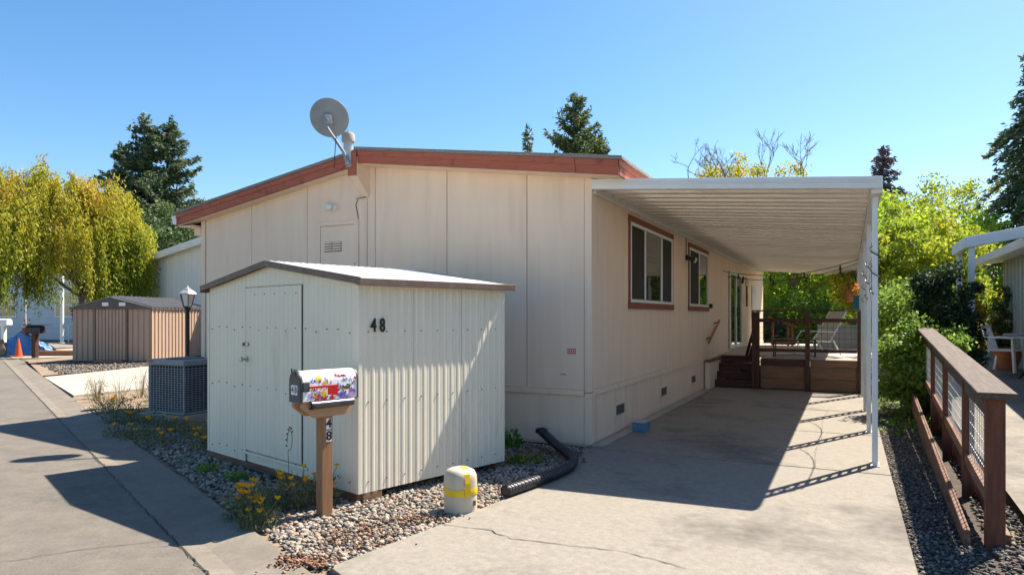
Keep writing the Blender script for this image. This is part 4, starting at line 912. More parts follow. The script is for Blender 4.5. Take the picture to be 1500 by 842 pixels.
for a, b in zip(FP[:-1], FP[1:]):
    a2, b2 = a + (.066 if a == 0 else .049), b - .049
    fbeam('upper_rail', a2, b2, -.032, .032, .865, .985, 'black_metal', .012)
    fbeam('bottom_rail', a2, b2, -.03, .03, .24, .33, 'redwood_h')
    w_ = MB(); n = max(3, round((b2 - a2) / .10))
    for k in range(1, n): y = a2 + (b2 - a2) * k / n; w_.beam((0, y, fz(y) + .3), (0, y, fz(y) + .88), .005, .005)
    for k in range(1, 6): z = .33 + k * .095; w_.beam((.004, a2, fz(a2) + z), (.004, b2, fz(b2) + z), .005, .005)
    w_.build('wire_mesh', M['galv'], fe, kind='stuff')
fbeam('retaining_board', -.05, 3.0, -.19, -.145, -.2, .11, 'redwood_h', .008); fbeam('retaining_board', 3.006, 6.8, -.19, -.145, -.2, .10, 'redwood_h', .008)
fbeam('retaining_board', .1, 6.8, .07, .11, -.2, .06, 'redwood_h', .006)

# ------------------------------------------------------------------ neighbour on the right: house, awning, patio set
n2 = thing('grey_neighbor_house', 'grey batten-sided house with white eave beyond the patio table', 'house', H(6.43, 13.6, 0), HR)
MB().box(0, 6, -16, .0, 0, 3.05).build('wall', M['nb_wall'], n2)
for k in range(36): y = -.15 - k * .4; MB().box(-.03, -.002, y - .03, y + .03, .3, 3.0).build('batten', M['nb_wall'], n2)
MB().prism([(-.55, 2.95), (-.45, 2.95), (6.5, 4.0), (6.5, 4.1), (-.55, 3.06)], 'y', -16, .25).build('roof', M['white_paint'], n2)
MB().prism([(-.62, 2.92), (-.56, 2.92), (-.56, 3.09), (-.66, 3.09)], 'y', -16, .28).build('gutter', M['white_alu'], n2, bevel=.005)
nw = MB().box(-.04, -.004, -5.6, -4.2, 1.5, 2.5).build('window', M['frame_white'], n2); MB().box(-.05, -.041, -5.5, -4.3, 1.6, 2.4).build('pane', M['glass_dark'], nw)
aw = thing('white_patio_awning', 'white flat patio awning on two slim posts beside the grey house', 'awning', H(4.68, 6.28, 0), HR)
za_ = lambda x: 2.98 + .17 * x
for k in range(9): MB().prism([(0.03, za_(0) - .09), (3.6, za_(3.6) - .09), (3.6, za_(3.6) - .05), (0.03, za_(0) - .05)], 'y', .04 + k * .18, .04 + k * .18 + .172).build('roof_pan', M['white_alu'], aw)
MB().prism([(-.02, za_(0) - .19), (3.6, za_(3.6) - .19), (3.6, za_(3.6)), (-.02, za_(0))], 'y', -.02, .03).build('front_fascia', M['white_alu'], aw, bevel=.005)
MB().box(-.03, .02, .032, 1.7, za_(0) - .19, za_(0)).build('side_fascia', M['white_alu'], aw, bevel=.005)
for y in (.1, 1.55): MB().box(.03, .12, y - .045, y + .045, .3, za_(.05) - .1).build('post', M['white_alu'], aw, bevel=.005)
TZ = patio_z(7.0)
tx = H(5.95, 7.05); tbl = thing('patio_table', 'dark round patio table on bent black legs by the grey house', 'table', (tx[0], tx[1], TZ), HR)
MB().lathe([(.62, .76), (.63, .77), (.63, .785), (.60, .79), (0, .79)], 32).build('table_top', M['ac_grey'], tbl, auto=40)
for k in range(4):
    t = k * math.pi / 2 + .5; c_, s_ = math.cos(t), math.sin(t)
    MB().tube([(.5 * c_, .5 * s_, 0.01), (.2 * c_, .2 * s_, .32), (.14 * c_, .14 * s_, .5), (.3 * c_, .3 * s_, .76)], .018, 8).build('leg', M['black_metal'], tbl)
def pchair(label, loc, rz):
    t = thing('plastic_chair', label, 'chair', loc, rz, 'white plastic patio chairs')
    for x in (-.22, .22):
        MB().beam((x * 1.1, -.24, 0), (x, -.2, .64), .045, .05).build('leg', M['plastic_white'], t, bevel=.006); MB().beam((x * 1.15, .28, 0), (x, .2, .42), .045, .05).build('leg', M['plastic_white'], t, bevel=.006)
        MB().beam((x * 1.1, -.25, .65), (x * 1.05, .24, .66), .055, .03).build('arm', M['plastic_white'], t, bevel=.006)
    MB().box(-.23, .23, -.22, .22, .40, .43).build('seat', M['plastic_white'], t, bevel=.01)
    for k in range(5): x = -.18 + k * .09; MB().beam((x, .2, .43), (x * 1.05, .34, .86), .06, .015).build('back_slat', M['plastic_white'], t, bevel=.004)
    MB().beam((-.24, .34, .87), (.24, .34, .87), .03, .05).build('back_rail', M['plastic_white'], t, bevel=.006)
p1 = H(6.2, 6.5); p2 = H(5.5, 7.9)
pchair('white plastic armchair pulled up at the near edge of the patio table', (p1[0], p1[1], patio_z(6.2)), HR + R(165)); pchair('white plastic armchair at the far side of the patio table', (p2[0], p2[1], patio_z(7.9)), HR + R(60))
tp_ = H(5.6, 8.3); pt = thing('terracotta_pot', 'terracotta pot standing below the patio table', 'pot', (tp_[0], tp_[1], patio_z(8.3)))
MB().lathe([(.16, 0), (.24, .34), (.26, .36), (.26, .42), (.22, .42), (.2, .36)], 20).build('pot_body', M['terracotta'], pt, auto=40); MB().lathe([(.0, .38), (.21, .385)], 16, cap=False).build('soil', M['soil_dark'], pt)
la = thing('lattice_panel', 'white garden lattice panel beyond the carport posts', 'lattice', H(3.25, 9.2, .05), HR)
b = MB()
for k in range(-8, 9):
    for s_ in (-1, 1):
        x0, x1, z0, z1 = k * .09, k * .09 + s_ * 1.0, .0, 1.0
        pts = [(x0 + (x1 - x0) * t, z0 + (z1 - z0) * t) for t in np.linspace(0, 1, 60)]; pts = [p for p in pts if -.02 <= p[0] <= .52]
        if len(pts) > 2: b.beam((pts[0][0], .01 * s_, pts[0][1]), (pts[-1][0], .01 * s_, pts[-1][1]), .012, .03, up=(0, 1, 0))
b.build('lath', M['white_paint'], la, kind='stuff')
for x in (-.05, .55): MB().box(x - .03, x + .03, -.03, .03, 0, 1.05).build('post', M['white_paint'], la, bevel=.004)

# ------------------------------------------------------------------ gravel
def pebbles(name, pts, sizes, m, zbase=-.02, sub=1, flat=.6):
    import bmesh
    bm = bmesh.new(); bmesh.ops.create_icosphere(bm, subdivisions=sub, radius=1); bm.verts.ensure_lookup_table()
    bv = np.array([v.co[:] for v in bm.verts]); bf = np.array([[v.index for v in f.verts] for f in bm.faces]); bm.free()
    n = len(pts); k = len(bv)
    ax = np.stack([rng.uniform(.75, 1.3, n), rng.uniform(.6, 1.0, n), rng.uniform(.45, .8, n) * flat / .6], 1) * sizes[:, None]
    Vv = bv[None] * (1 + rng.normal(size=(n, k, 1)) * .09) * ax[:, None]
    def rot(a, i, j, V):
        c, s_ = np.cos(a)[:, None], np.sin(a)[:, None]; vi = V[..., i] * c - V[..., j] * s_; vj = V[..., i] * s_ + V[..., j] * c; V[..., i] = vi; V[..., j] = vj
    rot(rng.normal(0, .35, n), 1, 2, Vv); rot(rng.normal(0, .35, n), 0, 2, Vv); rot(rng.uniform(0, 6.3, n), 0, 1, Vv)
    P = np.concatenate([pts, (zbase + rng.uniform(0, .022, n))[:, None]], 1); Vv = Vv + P[:, None]
    Ff = (bf[None] + (np.arange(n) * k)[:, None, None]).reshape(-1, 3)
    tint = np.repeat(rng.uniform(0, 1, n), len(bf))
    o = link(name, np_mesh(name, Vv.reshape(-1, 3), Ff, m, tint, smooth=True)); o['kind'] = 'stuff'; return o
def inpoly(P, poly):
    x, y = P[:, 0], P[:, 1]; ins = np.zeros(len(P), bool); n = len(poly)
    for i in range(n):
        x0, y0 = poly[i]; x1, y1 = poly[(i+1) % n]
        c = ((y0 > y) != (y1 > y)) & (x < (x1 - x0) * (y - y0) / (y1 - y0 + 1e-12) + x0); ins ^= c
    return ins
def scatter(poly, dens):
    P = np.array(poly); a = P.min(0); b = P.max(0); n = int(dens * (b - a).prod()); Q = rng.uniform(a, b, (n, 2)); return Q[inpoly(Q, poly)]
bedA = [(-1.66, 4.86), (-1.30, 4.36), (-1.16, 4.345), (-.52, 5.27), (.21, 6.375), (.59, 7.15), (.93, 8.25), (.9, 8.33), (-.6, 9.05), (-1.4, 8.3), (-2.3, 5.65)]
Q = scatter(bedA, 1450); pebbles('pebble_bed', Q, rng.uniform(.009, .024, len(Q)), M['stones'], -.02, 2)
bedB = [(-2.3, 5.65), (-1.5, 5.9), (-3.4, 7.8), (-4.9, 10.2), (-6.2, 11.8), (-7.6, 12.0), (-4.0, 7.78), (-2.3, 5.62)]
Q = scatter(bedB, 850); pebbles('shaded_pebble_bed', Q, rng.uniform(.014, .03, len(Q)), M['stones'], -.02, 1)
bedC = [H(3.21, -6)[:2], H(3.62, -6)[:2], H(3.66, -2.4)[:2], H(3.72, 1)[:2], H(3.95, 5)[:2], H(4.3, 10)[:2], H(3.22, 10)[:2]]
Q = scatter(bedC, 2600); pebbles('dark_gravel_strip', Q, rng.uniform(.008, .017, len(Q)), M['stones_dark'], -.02, 1)
bedD = [H(3.62, -6)[:2], H(4.02, -6)[:2], H(4.02, 1)[:2], H(4.1, 4.6)[:2], H(3.98, 4.6)[:2], H(3.7, -2.2)[:2]]
Q = scatter(bedD, 1000); o = pebbles('fence_foot_gravel', Q, rng.uniform(.012, .022, len(Q)), M['stones_dark'], .0, 1)
bedE = [(-16.2, 23.2), (-12.3, 18.6), (-11.2, 23.2), (-12.2, 23.3), (-15, 23.4)]
Q = scatter(bedE, 110); pebbles('shed_yard_gravel', Q, rng.uniform(.02, .045, len(Q)), M['stones_dark'], .0, 1)
Q = np.concatenate([rng.normal((-1.35, 4.42), (.10, .07), (260, 2)), rng.normal((-1.1, 4.95), (.16, .14), (200, 2)), rng.normal((-.75, 5.35), (.16, .09), (120, 2))])
pebbles('bark_litter', Q, rng.uniform(.006, .016, len(Q)), M['chips'], .002, 1, .5)
Q = rng.normal((.3, 7.85), (.25, .22), (350, 2)); pebbles('leaf_litter', Q, rng.uniform(.008, .022, len(Q)), M['chips'], .004, 1, .4)

# ------------------------------------------------------------------ small plants in the beds
def plant(name, label, cat, group, loc, n_leaf, spread, h, leafm, llen, lwid, n_stem=8, flowers=0, fcol=None, stemm='stem', fsize=.022):
    t = thing(name, label, cat, loc, random.uniform(0, 6), group)
    st = MB(); tips = []
    for k in range(n_stem):
        a = random.uniform(0, 6.28); r = spread * random.uniform(.2, 1); hh = h * random.uniform(.5, 1.1)
        p = [Vector((0, 0, -.02)) + Vector((math.cos(a), math.sin(a), 0)) * r * .25, Vector((math.cos(a) * r * .6, math.sin(a) * r * .6, hh * .6)), Vector((math.cos(a) * r, math.sin(a) * r, hh))]
        st.tube(spline(p, 3), .003, 4, radii=[.0035] * 3 + [.003] * 3 + [.002]); tips.append(p[2])
    st.build('stem', M[stemm], t)
    if n_leaf:
        a = rng.uniform(0, 6.28, n_leaf); r = spread * np.sqrt(rng.uniform(0, 1, n_leaf)); z = h * .75 * rng.uniform(.02, 1, n_leaf) ** 1.4
        Cn = np.stack([np.cos(a) * r, np.sin(a) * r, z], 1); ax_ = np.stack([np.cos(a) * .6, np.sin(a) * .6, np.ones(n_leaf) * .9], 1)
        V, F, T = leaves(Cn, llen, lwid, ax_, jitter=.6); link('foliage', np_mesh('foliage', V, F, M[leafm], T), t)
    for k in range(min(flowers, len(tips))):
        c = tips[k]; Vs, Fs, Ts = [], [], []
        for j in range(5):
            a = 2 * math.pi * j / 5 + random.uniform(-.2, .2); d = Vector((math.cos(a), math.sin(a), 0)); e = Vector((-d.y, d.x, 0)); s = fsize * random.uniform(.85, 1.2)
            o_ = len(Vs); Vs += [c, c + d * s * .7 + e * s * .55 + Vector((0, 0, s * .7)), c + d * s * 1.1 + Vector((0, 0, s * 1.1)), c + d * s * .7 - e * s * .55 + Vector((0, 0, s * .7))]
            Fs.append((o_, o_ + 1, o_ + 2, o_ + 3)); Ts.append(random.random())
        link('flower', np_mesh('flower', [v[:] for v in Vs], Fs, M['petal'], Ts), t)
    return t
G1 = 'poppies along the pebble bed'
for (x, y, nf, h, lab) in ((-2.13, 5.42, 16, .26, 'lush orange poppy clump spilling at the gutter corner'), (-1.93, 5.22, 6, .18, 'short orange poppy clump nearest the mailbox shadow'), (-2.02, 5.72, 6, .26, 'loose orange poppy clump between gutter clump and shed'),
                           (-1.78, 5.72, 8, .30, 'upright orange poppies just beside the mailbox post'), (-1.62, 5.85, 5, .30, 'thin orange poppies between mailbox post and shed')):
    plant('poppy_plant', lab, 'poppy', G1, (x, y, 0), 420, .16, h, 'lf_weed', .06, .008, nf + 6, nf, fsize=.027)
for (x, y, nf, h, lab) in ((-4.15, 9.05, 6, .25, 'yellow poppy in the pebbles between shed corner and gutter'), (-4.6, 9.5, 6, .25, 'orange poppy in front of the air conditioner pad'), (-5.0, 9.9, 7, .28, 'bushy yellow poppy at the corner of the air conditioner pad'),
                           (-5.55, 10.2, 6, .3, 'yellow poppy beside the pad toward the gutter'), (-4.45, 8.55, 5, .2, 'low yellow poppy by the gutter edge nearest the shed'), (-6.1, 10.9, 6, .35, 'tall poppy at the far corner of the air conditioner pad'),
                           (-6.6, 11.3, 7, .4, 'sunlit orange poppy between air conditioner and pale driveway'), (-7.0, 11.8, 6, .4, 'orange poppy at the corner of the pale driveway'), (-5.25, 9.25, 5, .22, 'low poppy at the gutter edge before the air conditioner'),
                           (-3.85, 8.6, 5, .3, 'orange poppy against the shed by its far corner'), (-3.62, 8.25, 4, .22, 'small orange poppy touching the shed skid'), (-4.9, 9.0, 5, .22, 'wiry poppy at the gutter edge between two low poppies'), (-5.9, 10.3, 5, .26, 'leafy poppy by the gutter opposite the pad')):
    plant('poppy_plant', lab, 'poppy', 'poppies by the air conditioner', (x, y, 0), 300, .27, h * .72, 'lf_weed', .06, .011, nf + 4, max(2, nf - 3), fsize=.034)
for x, y, h, lab in ((-7.3, 12.7, .5, 'tall straw-coloured weed in the middle of the bed end by the pale driveway'), (-7.9, 13.0, .5, 'straw-coloured weed at the gutter corner of the pale driveway'), (-6.9, 13.2, .5, 'straw-coloured weed along the pale driveway edge'), (-7.4, 13.6, .55, 'tallest straw-coloured weed touching the pale driveway'), (-8.2, 13.5, .4, 'short straw-coloured weed at the very tip of the bed'), (-6.6, 12.6, .45, 'straw-coloured weed nearest the lamp post')):
    plant('dry_weed', lab, 'weed', 'dry weeds by the neighbor driveway', (x, y, 0), 150, .22, h, 'lf_weed', .06, .01, 16, 0, stemm='stem_dry')
for (x, y, lab) in ((-3.15, 7.05, 'small green weed tuft in the shaded pebbles, closer to the air conditioner'), (-2.72, 6.72, 'small green weed tuft in the shaded pebbles, closer to the mailbox')):
    plant('weed_tuft', lab, 'weed', 'green tufts in the shaded pebbles', (x, y, 0), 220, .12, .09, 'lf_green', .05, .008, 3, 0)
plant('leafy_weed', 'leafy green weed growing against the home behind the shed', 'weed', None, (-.02, 8.35, 0), 160, .14, .28, 'lf_green', .07, .03, 6, 0)
plant('creeping_weed', 'low green weed in the shaded pebbles near the black pipe', 'weed', None, (.12, 7.5, 0), 160, .2, .08, 'lf_green', .05, .025, 6, 0)
dw = plant('seed_stalk', 'dry looping seed stalk standing against the shed door', 'weed', None, (-1.97, 6.05, 0), 60, .1, .2, 'lf_weed', .05, .008, 6, 0, stemm='stem_dry')
rg = MB(); rg.tube([(0, 0, 0), (-.03, .0, .25), (-.05, 0, .42)], .003, 5)
rg.tube([(-.0 + .07 * math.cos(t), 0, .50 + .09 * math.sin(t)) for t in np.linspace(-2.2, 3.2, 20)], .003, 5)
for t in np.linspace(.6, 3.4, 7): rg.lathe([(.003, -.01), (.010, 0), (.003, .01)], 6, (.075 * math.cos(t) * 1.25, 0, .5 + .095 * math.sin(t) * 1.2))
rg.build('seed_head', M['stem'], dw)

# ------------------------------------------------------------------ trees
def limb(b, p0, p1, r0, r1, bend=.12, n=6, sides=7):
    p0 = Vector(p0); p1 = Vector(p1); L_ = (p1 - p0).length; off = Vector((random.gauss(0, bend), random.gauss(0, bend), random.gauss(0, bend * .5))) * L_
    P = [p0.lerp(p1, k / n) + off * math.sin(math.pi * k / n) * .6 for k in range(n + 1)]
    b.tube(P, r0, sides, radii=[r0 + (r1 - r0) * k / n for k in range(n + 1)]); return P
def broadleaf(name, label, loc, h, trunk_h, rad, leafm, n_clump=70, per=160, lsize=.16, bark='bark', cat='tree', group=None, clump_r=.55, tr=.18, shape=1.0, trunks=1, low=.0, tintbias=0., flat=.75):
    t = thing(name, label, cat, loc, random.uniform(0, 6), group); tk = MB(); ends = []
    cz = (h + trunk_h) / 2; rz = (h - trunk_h) / 2
    for q in range(trunks):
        b0 = Vector((random.gauss(0, .3) if trunks > 1 else 0, random.gauss(0, .3) if trunks > 1 else 0, -.1)); top = Vector((random.gauss(0, rad * .15), random.gauss(0, rad * .15), trunk_h + rz * .9))
        tp = limb(tk, b0, top, tr, tr * .3, .05, 8)
        for k in range(max(4, 10 // trunks)):
            a = random.uniform(0, 6.28); e = random.uniform(-.5, .9); rr_ = rad * random.uniform(.5, .85)
            end = Vector((math.cos(a) * rr_, math.sin(a) * rr_, cz + rz * e * .7)); st_ = tp[random.randint(3, 7)]
            lp_ = limb(tk, st_, end, tr * .38, tr * .07, .12, 5, 6)
            for j in range(2): limb(tk, lp_[3], Vector(end) + Vector((random.gauss(0, .3), random.gauss(0, .3), random.uniform(0, .4))) * rad * .45, tr * .12, tr * .03, .1, 3, 5)
    tk.build('trunk', M[bark], t, smooth=True)
    u = unit(rng.normal(size=(n_clump, 3))); rr_ = rng.uniform(.35, 1.0, n_clump) ** .6
    cc = u * rr_[:, None] * np.array([rad, rad, rz]) ; cc[:, 0:2] *= (1 - low * np.clip(cc[:, 2:3] / rz, 0, 1)); cc[:, 2] += cz
    cc += rng.normal(size=cc.shape) * rad * .07
    n = n_clump * per; idx = np.repeat(np.arange(n_clump), per); cs = clump_r * rng.uniform(.6, 1.35, n_clump)
    off = unit(rng.normal(size=(n, 3))) * (rng.uniform(0, 1, (n, 1)) ** .5) * cs[idx][:, None] * np.array([1, 1, flat])
    P = cc[idx] + off
    tint = rng.uniform(0, 1, n) * .55 + rng.uniform(0, .45, n_clump)[idx] + tintbias
    V, F, T = leaves(P, lsize, lsize * .62, tint=tint); link('crown', np_mesh('crown', V, F, M[leafm], T), t); return t
def conifer(name, label, loc, h, rad, leafm, base=.12, whorl=.5, per=5, spray=.5, bark='bark', group=None, tops=((0, 0, 1.),), droop=.25, dens=9, pw=.8, brown_top=None, ragged=.25, fuzz=.10, plume=.7, upt=.12):
    t = thing(name, label, 'tree', loc, 0, group); tk = MB(); Ps, Ax, Tn = [], [], []
    for tx_, ty_, hs in tops:
        hh = h * hs; tk.tube([(tx_ * k, ty_ * k, hh * k - .1) for k in (0, .3, .6, .98)], .3, 8, radii=[.022 * hh, .016 * hh, .010 * hh, .01])
        z = hh * base
        while z < hh * .985:
            f = 1 - z / hh; R0 = rad * hs * (f ** pw) * min(1, (z / hh - base * .4) * 8 + .4); nb_ = max(3, int(per * (.5 + f)))
            for k in range(nb_):
                a = random.uniform(0, 6.28); r = R0 * random.uniform(1 - ragged * 1.6, 1 + ragged * .6); c_, s_ = math.cos(a), math.sin(a); bx, by = tx_ * z / hh, ty_ * z / hh
                up_ = random.uniform(.05, .3)
                def bp(q): return np.array([bx + c_ * r * q, by + s_ * r * q, z + r * (up_ * q - droop * 1.6 * q * q + upt * q ** 3)])
                if r > .5: tk.tube([bp(q) for q in (0, .5, .95)], .03, 4, radii=[.006 * hh * f + .015, .004 * hh * f + .01, .008])
                nn = max(3, int(dens * r / max(spray, .05) * .6))
                for j in range(nn):
                    q = .15 + .85 * (j + random.random()) / nn; wd = plume * spray * (1 - .5 * q)
                    for sd in range(2):
                        o_ = np.array([-s_, c_, 0]) * random.gauss(0, wd) + np.array([0, 0, random.gauss(-.03, wd * .35)]); Ps.append(bp(q) + o_); Ax.append(np.array([c_, s_, -.25]) + np.array([-s_, c_, 0]) * random.gauss(0, .7))
                        Tn.append(random.uniform(0, .75) + .25 * q)
            z += whorl * random.uniform(.7, 1.3) * (.5 + .6 * f)
        for j in range(14): Ps.append(np.array([tx_, ty_, hh * (.955 + .05 * j / 14)]) + rng.normal(size=3) * .06); Ax.append(np.array([0, 0, 1.]) + rng.normal(size=3) * .4); Tn.append(.6)
    tk.build('trunk', M[bark], t, smooth=True)
    # each spray is a little fan of narrow blades
    P = np.array(Ps); A_ = np.array(Ax); T_ = np.array(Tn); m3 = 3
    P = np.repeat(P, m3, 0) + rng.normal(size=(len(P) * m3, 3)) * spray * fuzz * 1.6; A_ = np.repeat(A_, m3, 0); T_ = np.repeat(T_, m3)
    if brown_top:
        hi_ = P[:, 2] > h * brown_top
        V, F, T = leaves(P[hi_], spray * .8, spray * .24, A_[hi_], T_[hi_], .5); link('dead_crown', np_mesh('dead_crown', V, F, M['lf_conifer_brown'], T), t)
        P, A_, T_ = P[~hi_], A_[~hi_], T_[~hi_]
    V, F, T = leaves(P, spray * .8, spray * .26, A_, T_, .5); link('crown', np_mesh('crown', V, F, M[leafm], T), t); return t

# the yellow weeping tree
def weeping(loc, h, rad):
    t = thing('weeping_tree', 'yellow-green weeping tree with dark forked trunk behind the brown shed', 'tree', loc); tk = MB()
    tp = limb(tk, (0, 0, -.1), (-.1, 0, 2.9), .20, .16, .04, 6, 10); hubs = []; OX = -1.25
    for k in range(14):
        a = k * 2.4; rr_ = rad * random.uniform(.3, .8); e = Vector((OX + math.cos(a) * rr_, math.sin(a) * rr_, h * random.uniform(.68, .93)))
        P = limb(tk, tp[random.randint(5, 6)], e, .075, .02, .14, 6, 7); hubs += [P[3], P[4], P[5], P[6]]
    limb(tk, (0, 0, 2.5), (-1.1, -.5, 4.4), .13, .05, .1, 6, 8)
    tk.build('trunk', M['bark'], t, smooth=True)
    Ps, Ax, Tn = [], [], []
    cent = [(random.uniform(0, 6.28), math.sqrt(random.random()), random.gauss(0, .3), random.uniform(0, .42), random.uniform(.6, 1.25)) for _ in range(54)]
    for k in range(1300):
        ca, cq, cz_, cc_, cl_ = random.choice(cent); a = ca + random.gauss(0, .14); q = min(1, abs(cq + random.gauss(0, .08))); lob = 1 + .16 * math.sin(3 * a + 1) + .1 * math.sin(7 * a)
        x, y = math.cos(a) * rad * q * lob, math.sin(a) * rad * q * lob
        ztop_ = h * (1 - .30 * q ** 3.5) + random.gauss(0, .25) + cz_ - .3 * (math.sin(x * 1.9 + 1) * math.sin(y * 1.7)) ; ln_ = (random.uniform(.8, 2.0) + 3.2 * q ** 2 * random.uniform(.4, 1)) * cl_
        zb_ = max(2.1 + random.gauss(0, .4), ztop_ - ln_); n = int((ztop_ - zb_) * 32)
        if abs(OX + x) < .8 and y < .9: zb_ = max(zb_, 3.5 + random.gauss(0, .3)); n = max(0, int((ztop_ - zb_) * 32))
        ct = cc_ + random.uniform(-.08, .08); lean = random.uniform(.05, .22)
        for j in range(n):
            f = j / max(n, 1); z = ztop_ + (zb_ - ztop_) * f
            Ps.append((OX + x + math.cos(a) * lean * (1 - f) * -1.2 + random.gauss(0, .085), y + math.sin(a) * lean * (1 - f) * -1.2 + random.gauss(0, .085), z)); Ax.append((math.cos(a) * .3, math.sin(a) * .3, -1)); Tn.append(ct + random.uniform(0, .35) + .42 * (z / h) ** 2)
    V, F, T = leaves(np.array(Ps), .16, .055, np.array(Ax), np.array(Tn), .45); link('crown', np_mesh('crown', V, F, M['lf_willow'], T), t)
weeping((-18.85, 30.2, 0), 7.5, 3.25)
conifer('redwood_tree', 'tall dark double-topped redwood behind the yellow weeping tree', (-31.4, 60, 0), 19.4, 8.6, 'lf_conifer', .2, .85, 7, .55, tops=((-1.0, 0, 1.), (1.2, .4, .985), (-3.6, 1, .88)), dens=9, droop=.14, upt=.3, pw=.8, ragged=.3, plume=.65)
broadleaf('oak_tree', 'round grey-green oak between the redwood and the white house', (-22.6, 46, 0), 9.2, 1.6, 3.6, 'lf_oak', 110, 150, .22, group=None, clump_r=.8)
broadleaf('dark_hedge', 'dark clipped bush with pale blooms behind the white pole', (-26.0, 42.5, 0), 3.1, .2, 1.0, 'lf_dark', 40, 120, .16, cat='bush', clump_r=.5, tr=.06)
conifer('pine_tree', 'open-crowned pine rising above the middle of the home roof', (4.55, 50, 0), 17.9, 4.6, 'lf_conifer_lt', .3, .7, 7, .42, tops=((0, 0, 1.), (2.0, .6, .85)), droop=-.16, pw=.58, dens=10, ragged=.35, plume=.75)
conifer('young_pine_tree', 'small pine tip showing above the home roof', (1.15, 50, 0), 15.6, 1.7, 'lf_conifer_lt', .4, .7, 5, .42, droop=-.14, pw=.62, dens=9, ragged=.35, plume=.6)
conifer('dying_redwood_tree', 'narrow conifer with dead brown top behind the carport corner', (32.6, 60, 0), 16.5, 4.0, 'lf_conifer_blue', .1, .7, 7, .5, droop=.2, brown_top=.84, dens=9, plume=.7, pw=.55)
def drooping(loc, h, rad):
    return conifer('cedar_tree', 'tall dark drooping cedar at the edge of the plot', loc, h, rad, 'lf_conifer', .04, .5, 8, .42, droop=.55, pw=.42, dens=9, ragged=.35, plume=.8)
drooping((27.6, 35, 0), 16.2, 4.2)
# leafless tree with yellow sprouts above the carport
def bare(loc, h):
    t = thing('bare_tree', 'leafless branching tree with yellow sprouts above the carport roof', 'tree', loc, 0); tk = MB(); ends = []
    def grow(p, d, ln_, r, lev):
        e = p + d * ln_; P = limb(tk, p, e, max(r, .011), max(r * .6, .009), .08, 4, 5)
        if lev == 0: ends.append(e); return
        for k in range(random.choice((2, 2, 3)) if lev > 1 else 4):
            nd = (d + Vector((random.gauss(0, .48), random.gauss(0, .48), random.gauss(.1, .22)))).normalized(); grow(P[random.choice((2, 3, 4))] if k else e, nd, ln_ * random.uniform(.6, .85), r * .6, lev - 1)
    for k in range(7):
        a = k * .9; d = Vector((math.cos(a) * .55, math.sin(a) * .35, 1)).normalized(); p = Vector((-3.1 + k * .95, random.gauss(0, .6), 0)); q = Vector((p.x * 1.05 + random.gauss(0, .2), p.y, h * .66 * random.uniform(.92, 1.03)))
        limb(tk, (p.x * .12, 0, -.1) if k else (0, 0, -.1), q, .16, .07, .04, 6, 6); grow(q, d, h * .115, .065, 4)
    tk.build('trunk', M['bark_grey'], t, smooth=True)
    cl = np.array([(x, random.gauss(0, .5), z) for x, z in [(-.9, 9.8), (-.5, 10.1), (-.2, 10.7), (.1, 10.3), (.5, 10.0), (-1.4, 9.9), (-2.3, 9.8), (-2.0, 10.0), (2.0, 9.9), (3.0, 10.2), (3.2, 9.8), (.9, 9.9), (-.1, 9.9), (1.1, 10.3), (-3.0, 9.0), (2.5, 9.2), (0, 9.2), (-1.5, 9.1)]])
    idx = np.repeat(np.arange(len(cl)), 150); P = cl[idx] + rng.normal(size=(len(idx), 3)) * (.26, .26, .22); V, F, T = leaves(P, .15, .09); link('crown', np_mesh('crown', V, F, M['lf_yellow'], T), t)
bare((13.5, 40, 0), 12.6)
# trees seen through the carport and on the right
GB = 'trees beyond the deck'
broadleaf('maple_tree', 'lime green maple filling the gap beyond the deck', (15.3, 34, 0), 8.0, .8, 4.2, 'lf_lime', 150, 190, .20, group=GB, clump_r=.75)
broadleaf('shade_tree', 'green two-stemmed tree behind the deck stairs', (12.4, 31, 0), 7.4, .9, 3.4, 'lf_lime', 105, 150, .18, bark='bark_red', group=GB, clump_r=.7, trunks=2, tr=.2)
broadleaf('leafy_tree', 'bright green tree behind the sun lounger', (18.6, 37, 0), 8.2, .5, 4.4, 'lf_lime', 150, 180, .21, group=GB, clump_r=.8)
for i, (x, y, h, r, m_, lab) in enumerate(((9.6, 27.5, 1.9, 1.5, 'lf_dark', 'dark bush below the trees beside the red stair rail'), (11.6, 28.5, 2.6, 1.5, 'lf_green', 'green bush below the trees behind the deck rail post'), (13.2, 28.0, 1.8, 1.3, 'lf_lime', 'lime bush below the trees behind the lounger'), (14.3, 27.5, 1.6, 1.1, 'lf_gold', 'golden bush above the white planter'))):
    broadleaf('garden_bush', lab, (x, y, 0), h, .1, r, m_, 46, 150, .13, cat='bush', group='bushes beyond the deck', clump_r=.45, tr=.05)
broadleaf('golden_maple', 'dense golden green maple just behind the carport posts', (12.0, 20.6, 0), 4.75, .5, 2.15, 'lf_gold', 150, 190, .115, clump_r=.46, low=.15, tr=.12)
GR = 'yellow-green trees on the skyline'
broadleaf('airy_tree', 'airy yellow-green tree on the skyline nearest the dying conifer', (23.6, 41, 0), 9.4, 2.4, 3.0, 'lf_gold', 64, 115, .19, group=GR, clump_r=.8, flat=.6, bark='bark_grey')
broadleaf('airy_tree', 'airy yellow-green tree on the skyline beside the dark cedar', (27.2, 43, 0), 10.6, 2.6, 3.5, 'lf_gold', 70, 115, .19, group=GR, clump_r=.85, flat=.6, bark='bark_grey')
broadleaf('airy_tree', 'lower lime tree between the golden maple and the awning', (21.5, 33, 0), 6.6, 1.0, 2.4, 'lf_lime', 80, 140, .18, group=GR, clump_r=.6)
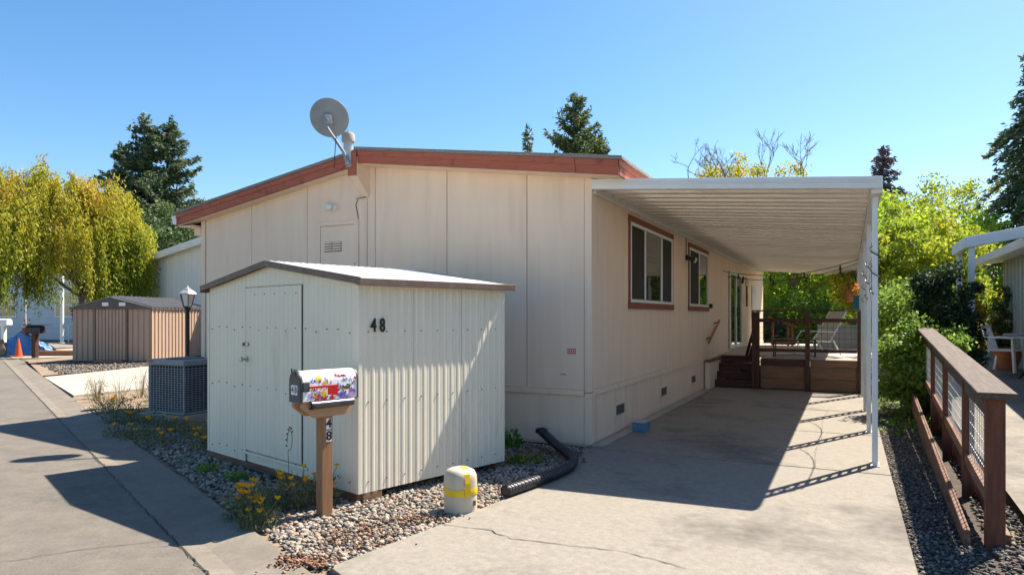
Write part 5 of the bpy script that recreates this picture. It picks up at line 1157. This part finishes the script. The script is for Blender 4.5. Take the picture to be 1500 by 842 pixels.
broadleaf('ivy_bush', 'dark glossy ivy-covered bush beside the awning posts', (7.5, 11.8, .25), 2.2, .1, .52, 'lf_dark', 90, 210, .06, cat='bush', clump_r=.22, tr=.06, low=-.1)
broadleaf('privet_bush', 'light green privet mound behind the fence end', (9.0, 15.2, .1), 2.5, .1, .85, 'lf_rose', 70, 160, .085, cat='bush', clump_r=.36, tr=.06)
broadleaf('rose_bush', 'leafy rose bush with red buds at the far end of the fence', (6.3, 10.8, .0), 1.55, .12, .38, 'lf_rose', 52, 150, .07, cat='bush', clump_r=.24, tr=.03)
broadleaf('rose_bush', 'small rose shoots poking past the cap rail', (7.0, 11.0, .3), 1.25, .3, .3, 'lf_rose', 16, 90, .07, cat='bush', clump_r=.2, tr=.02)
broadleaf('autumn_shrub', 'orange and yellow shrub behind the patio table', (11.45, 17.2, .3), 1.9, .2, .5, 'lf_autumn', 44, 140, .09, cat='bush', clump_r=.26, tr=.05)
broadleaf('climbing_shrub', 'green climber on the wall of the grey house', (12.15, 16.9, .3), 2.3, .2, .25, 'lf_oak', 26, 90, .07, cat='bush', clump_r=.2, tr=.04)
Q = scatter([H(3.3, 2.5)[:2], H(3.9, 2.5)[:2], H(4.2, 9)[:2], H(3.3, 9)[:2]], 60)
P = np.concatenate([Q, rng.uniform(0, .12, (len(Q), 1))], 1); P = np.repeat(P, 6, 0) + rng.normal(size=(len(Q) * 6, 3)) * (.04, .04, .02)
V, F, T = leaves(P, .05, .03); o = link('ground_cover', np_mesh('ground_cover', V, F, M['lf_green'], T)); o['kind'] = 'stuff'
# distant wood that closes the horizon
Ps = []
for k in range(150):
    a = R(-62 + 124 * k / 149); d = random.uniform(95, 130); h = random.uniform(6, 9.5); c = np.array([math.sin(a) * d, math.cos(a) * d, h * .45])
    Ps.append(c + unit(rng.normal(size=(220, 3))) * rng.uniform(.3, 1, (220, 1)) ** .5 * np.array([4.2, 4.2, h * .55]))
V, F, T = leaves(np.concatenate(Ps), .95, .6); o = link('distant_woods', np_mesh('distant_woods', V, F, M['lf_oak'], T)); o['kind'] = 'stuff'
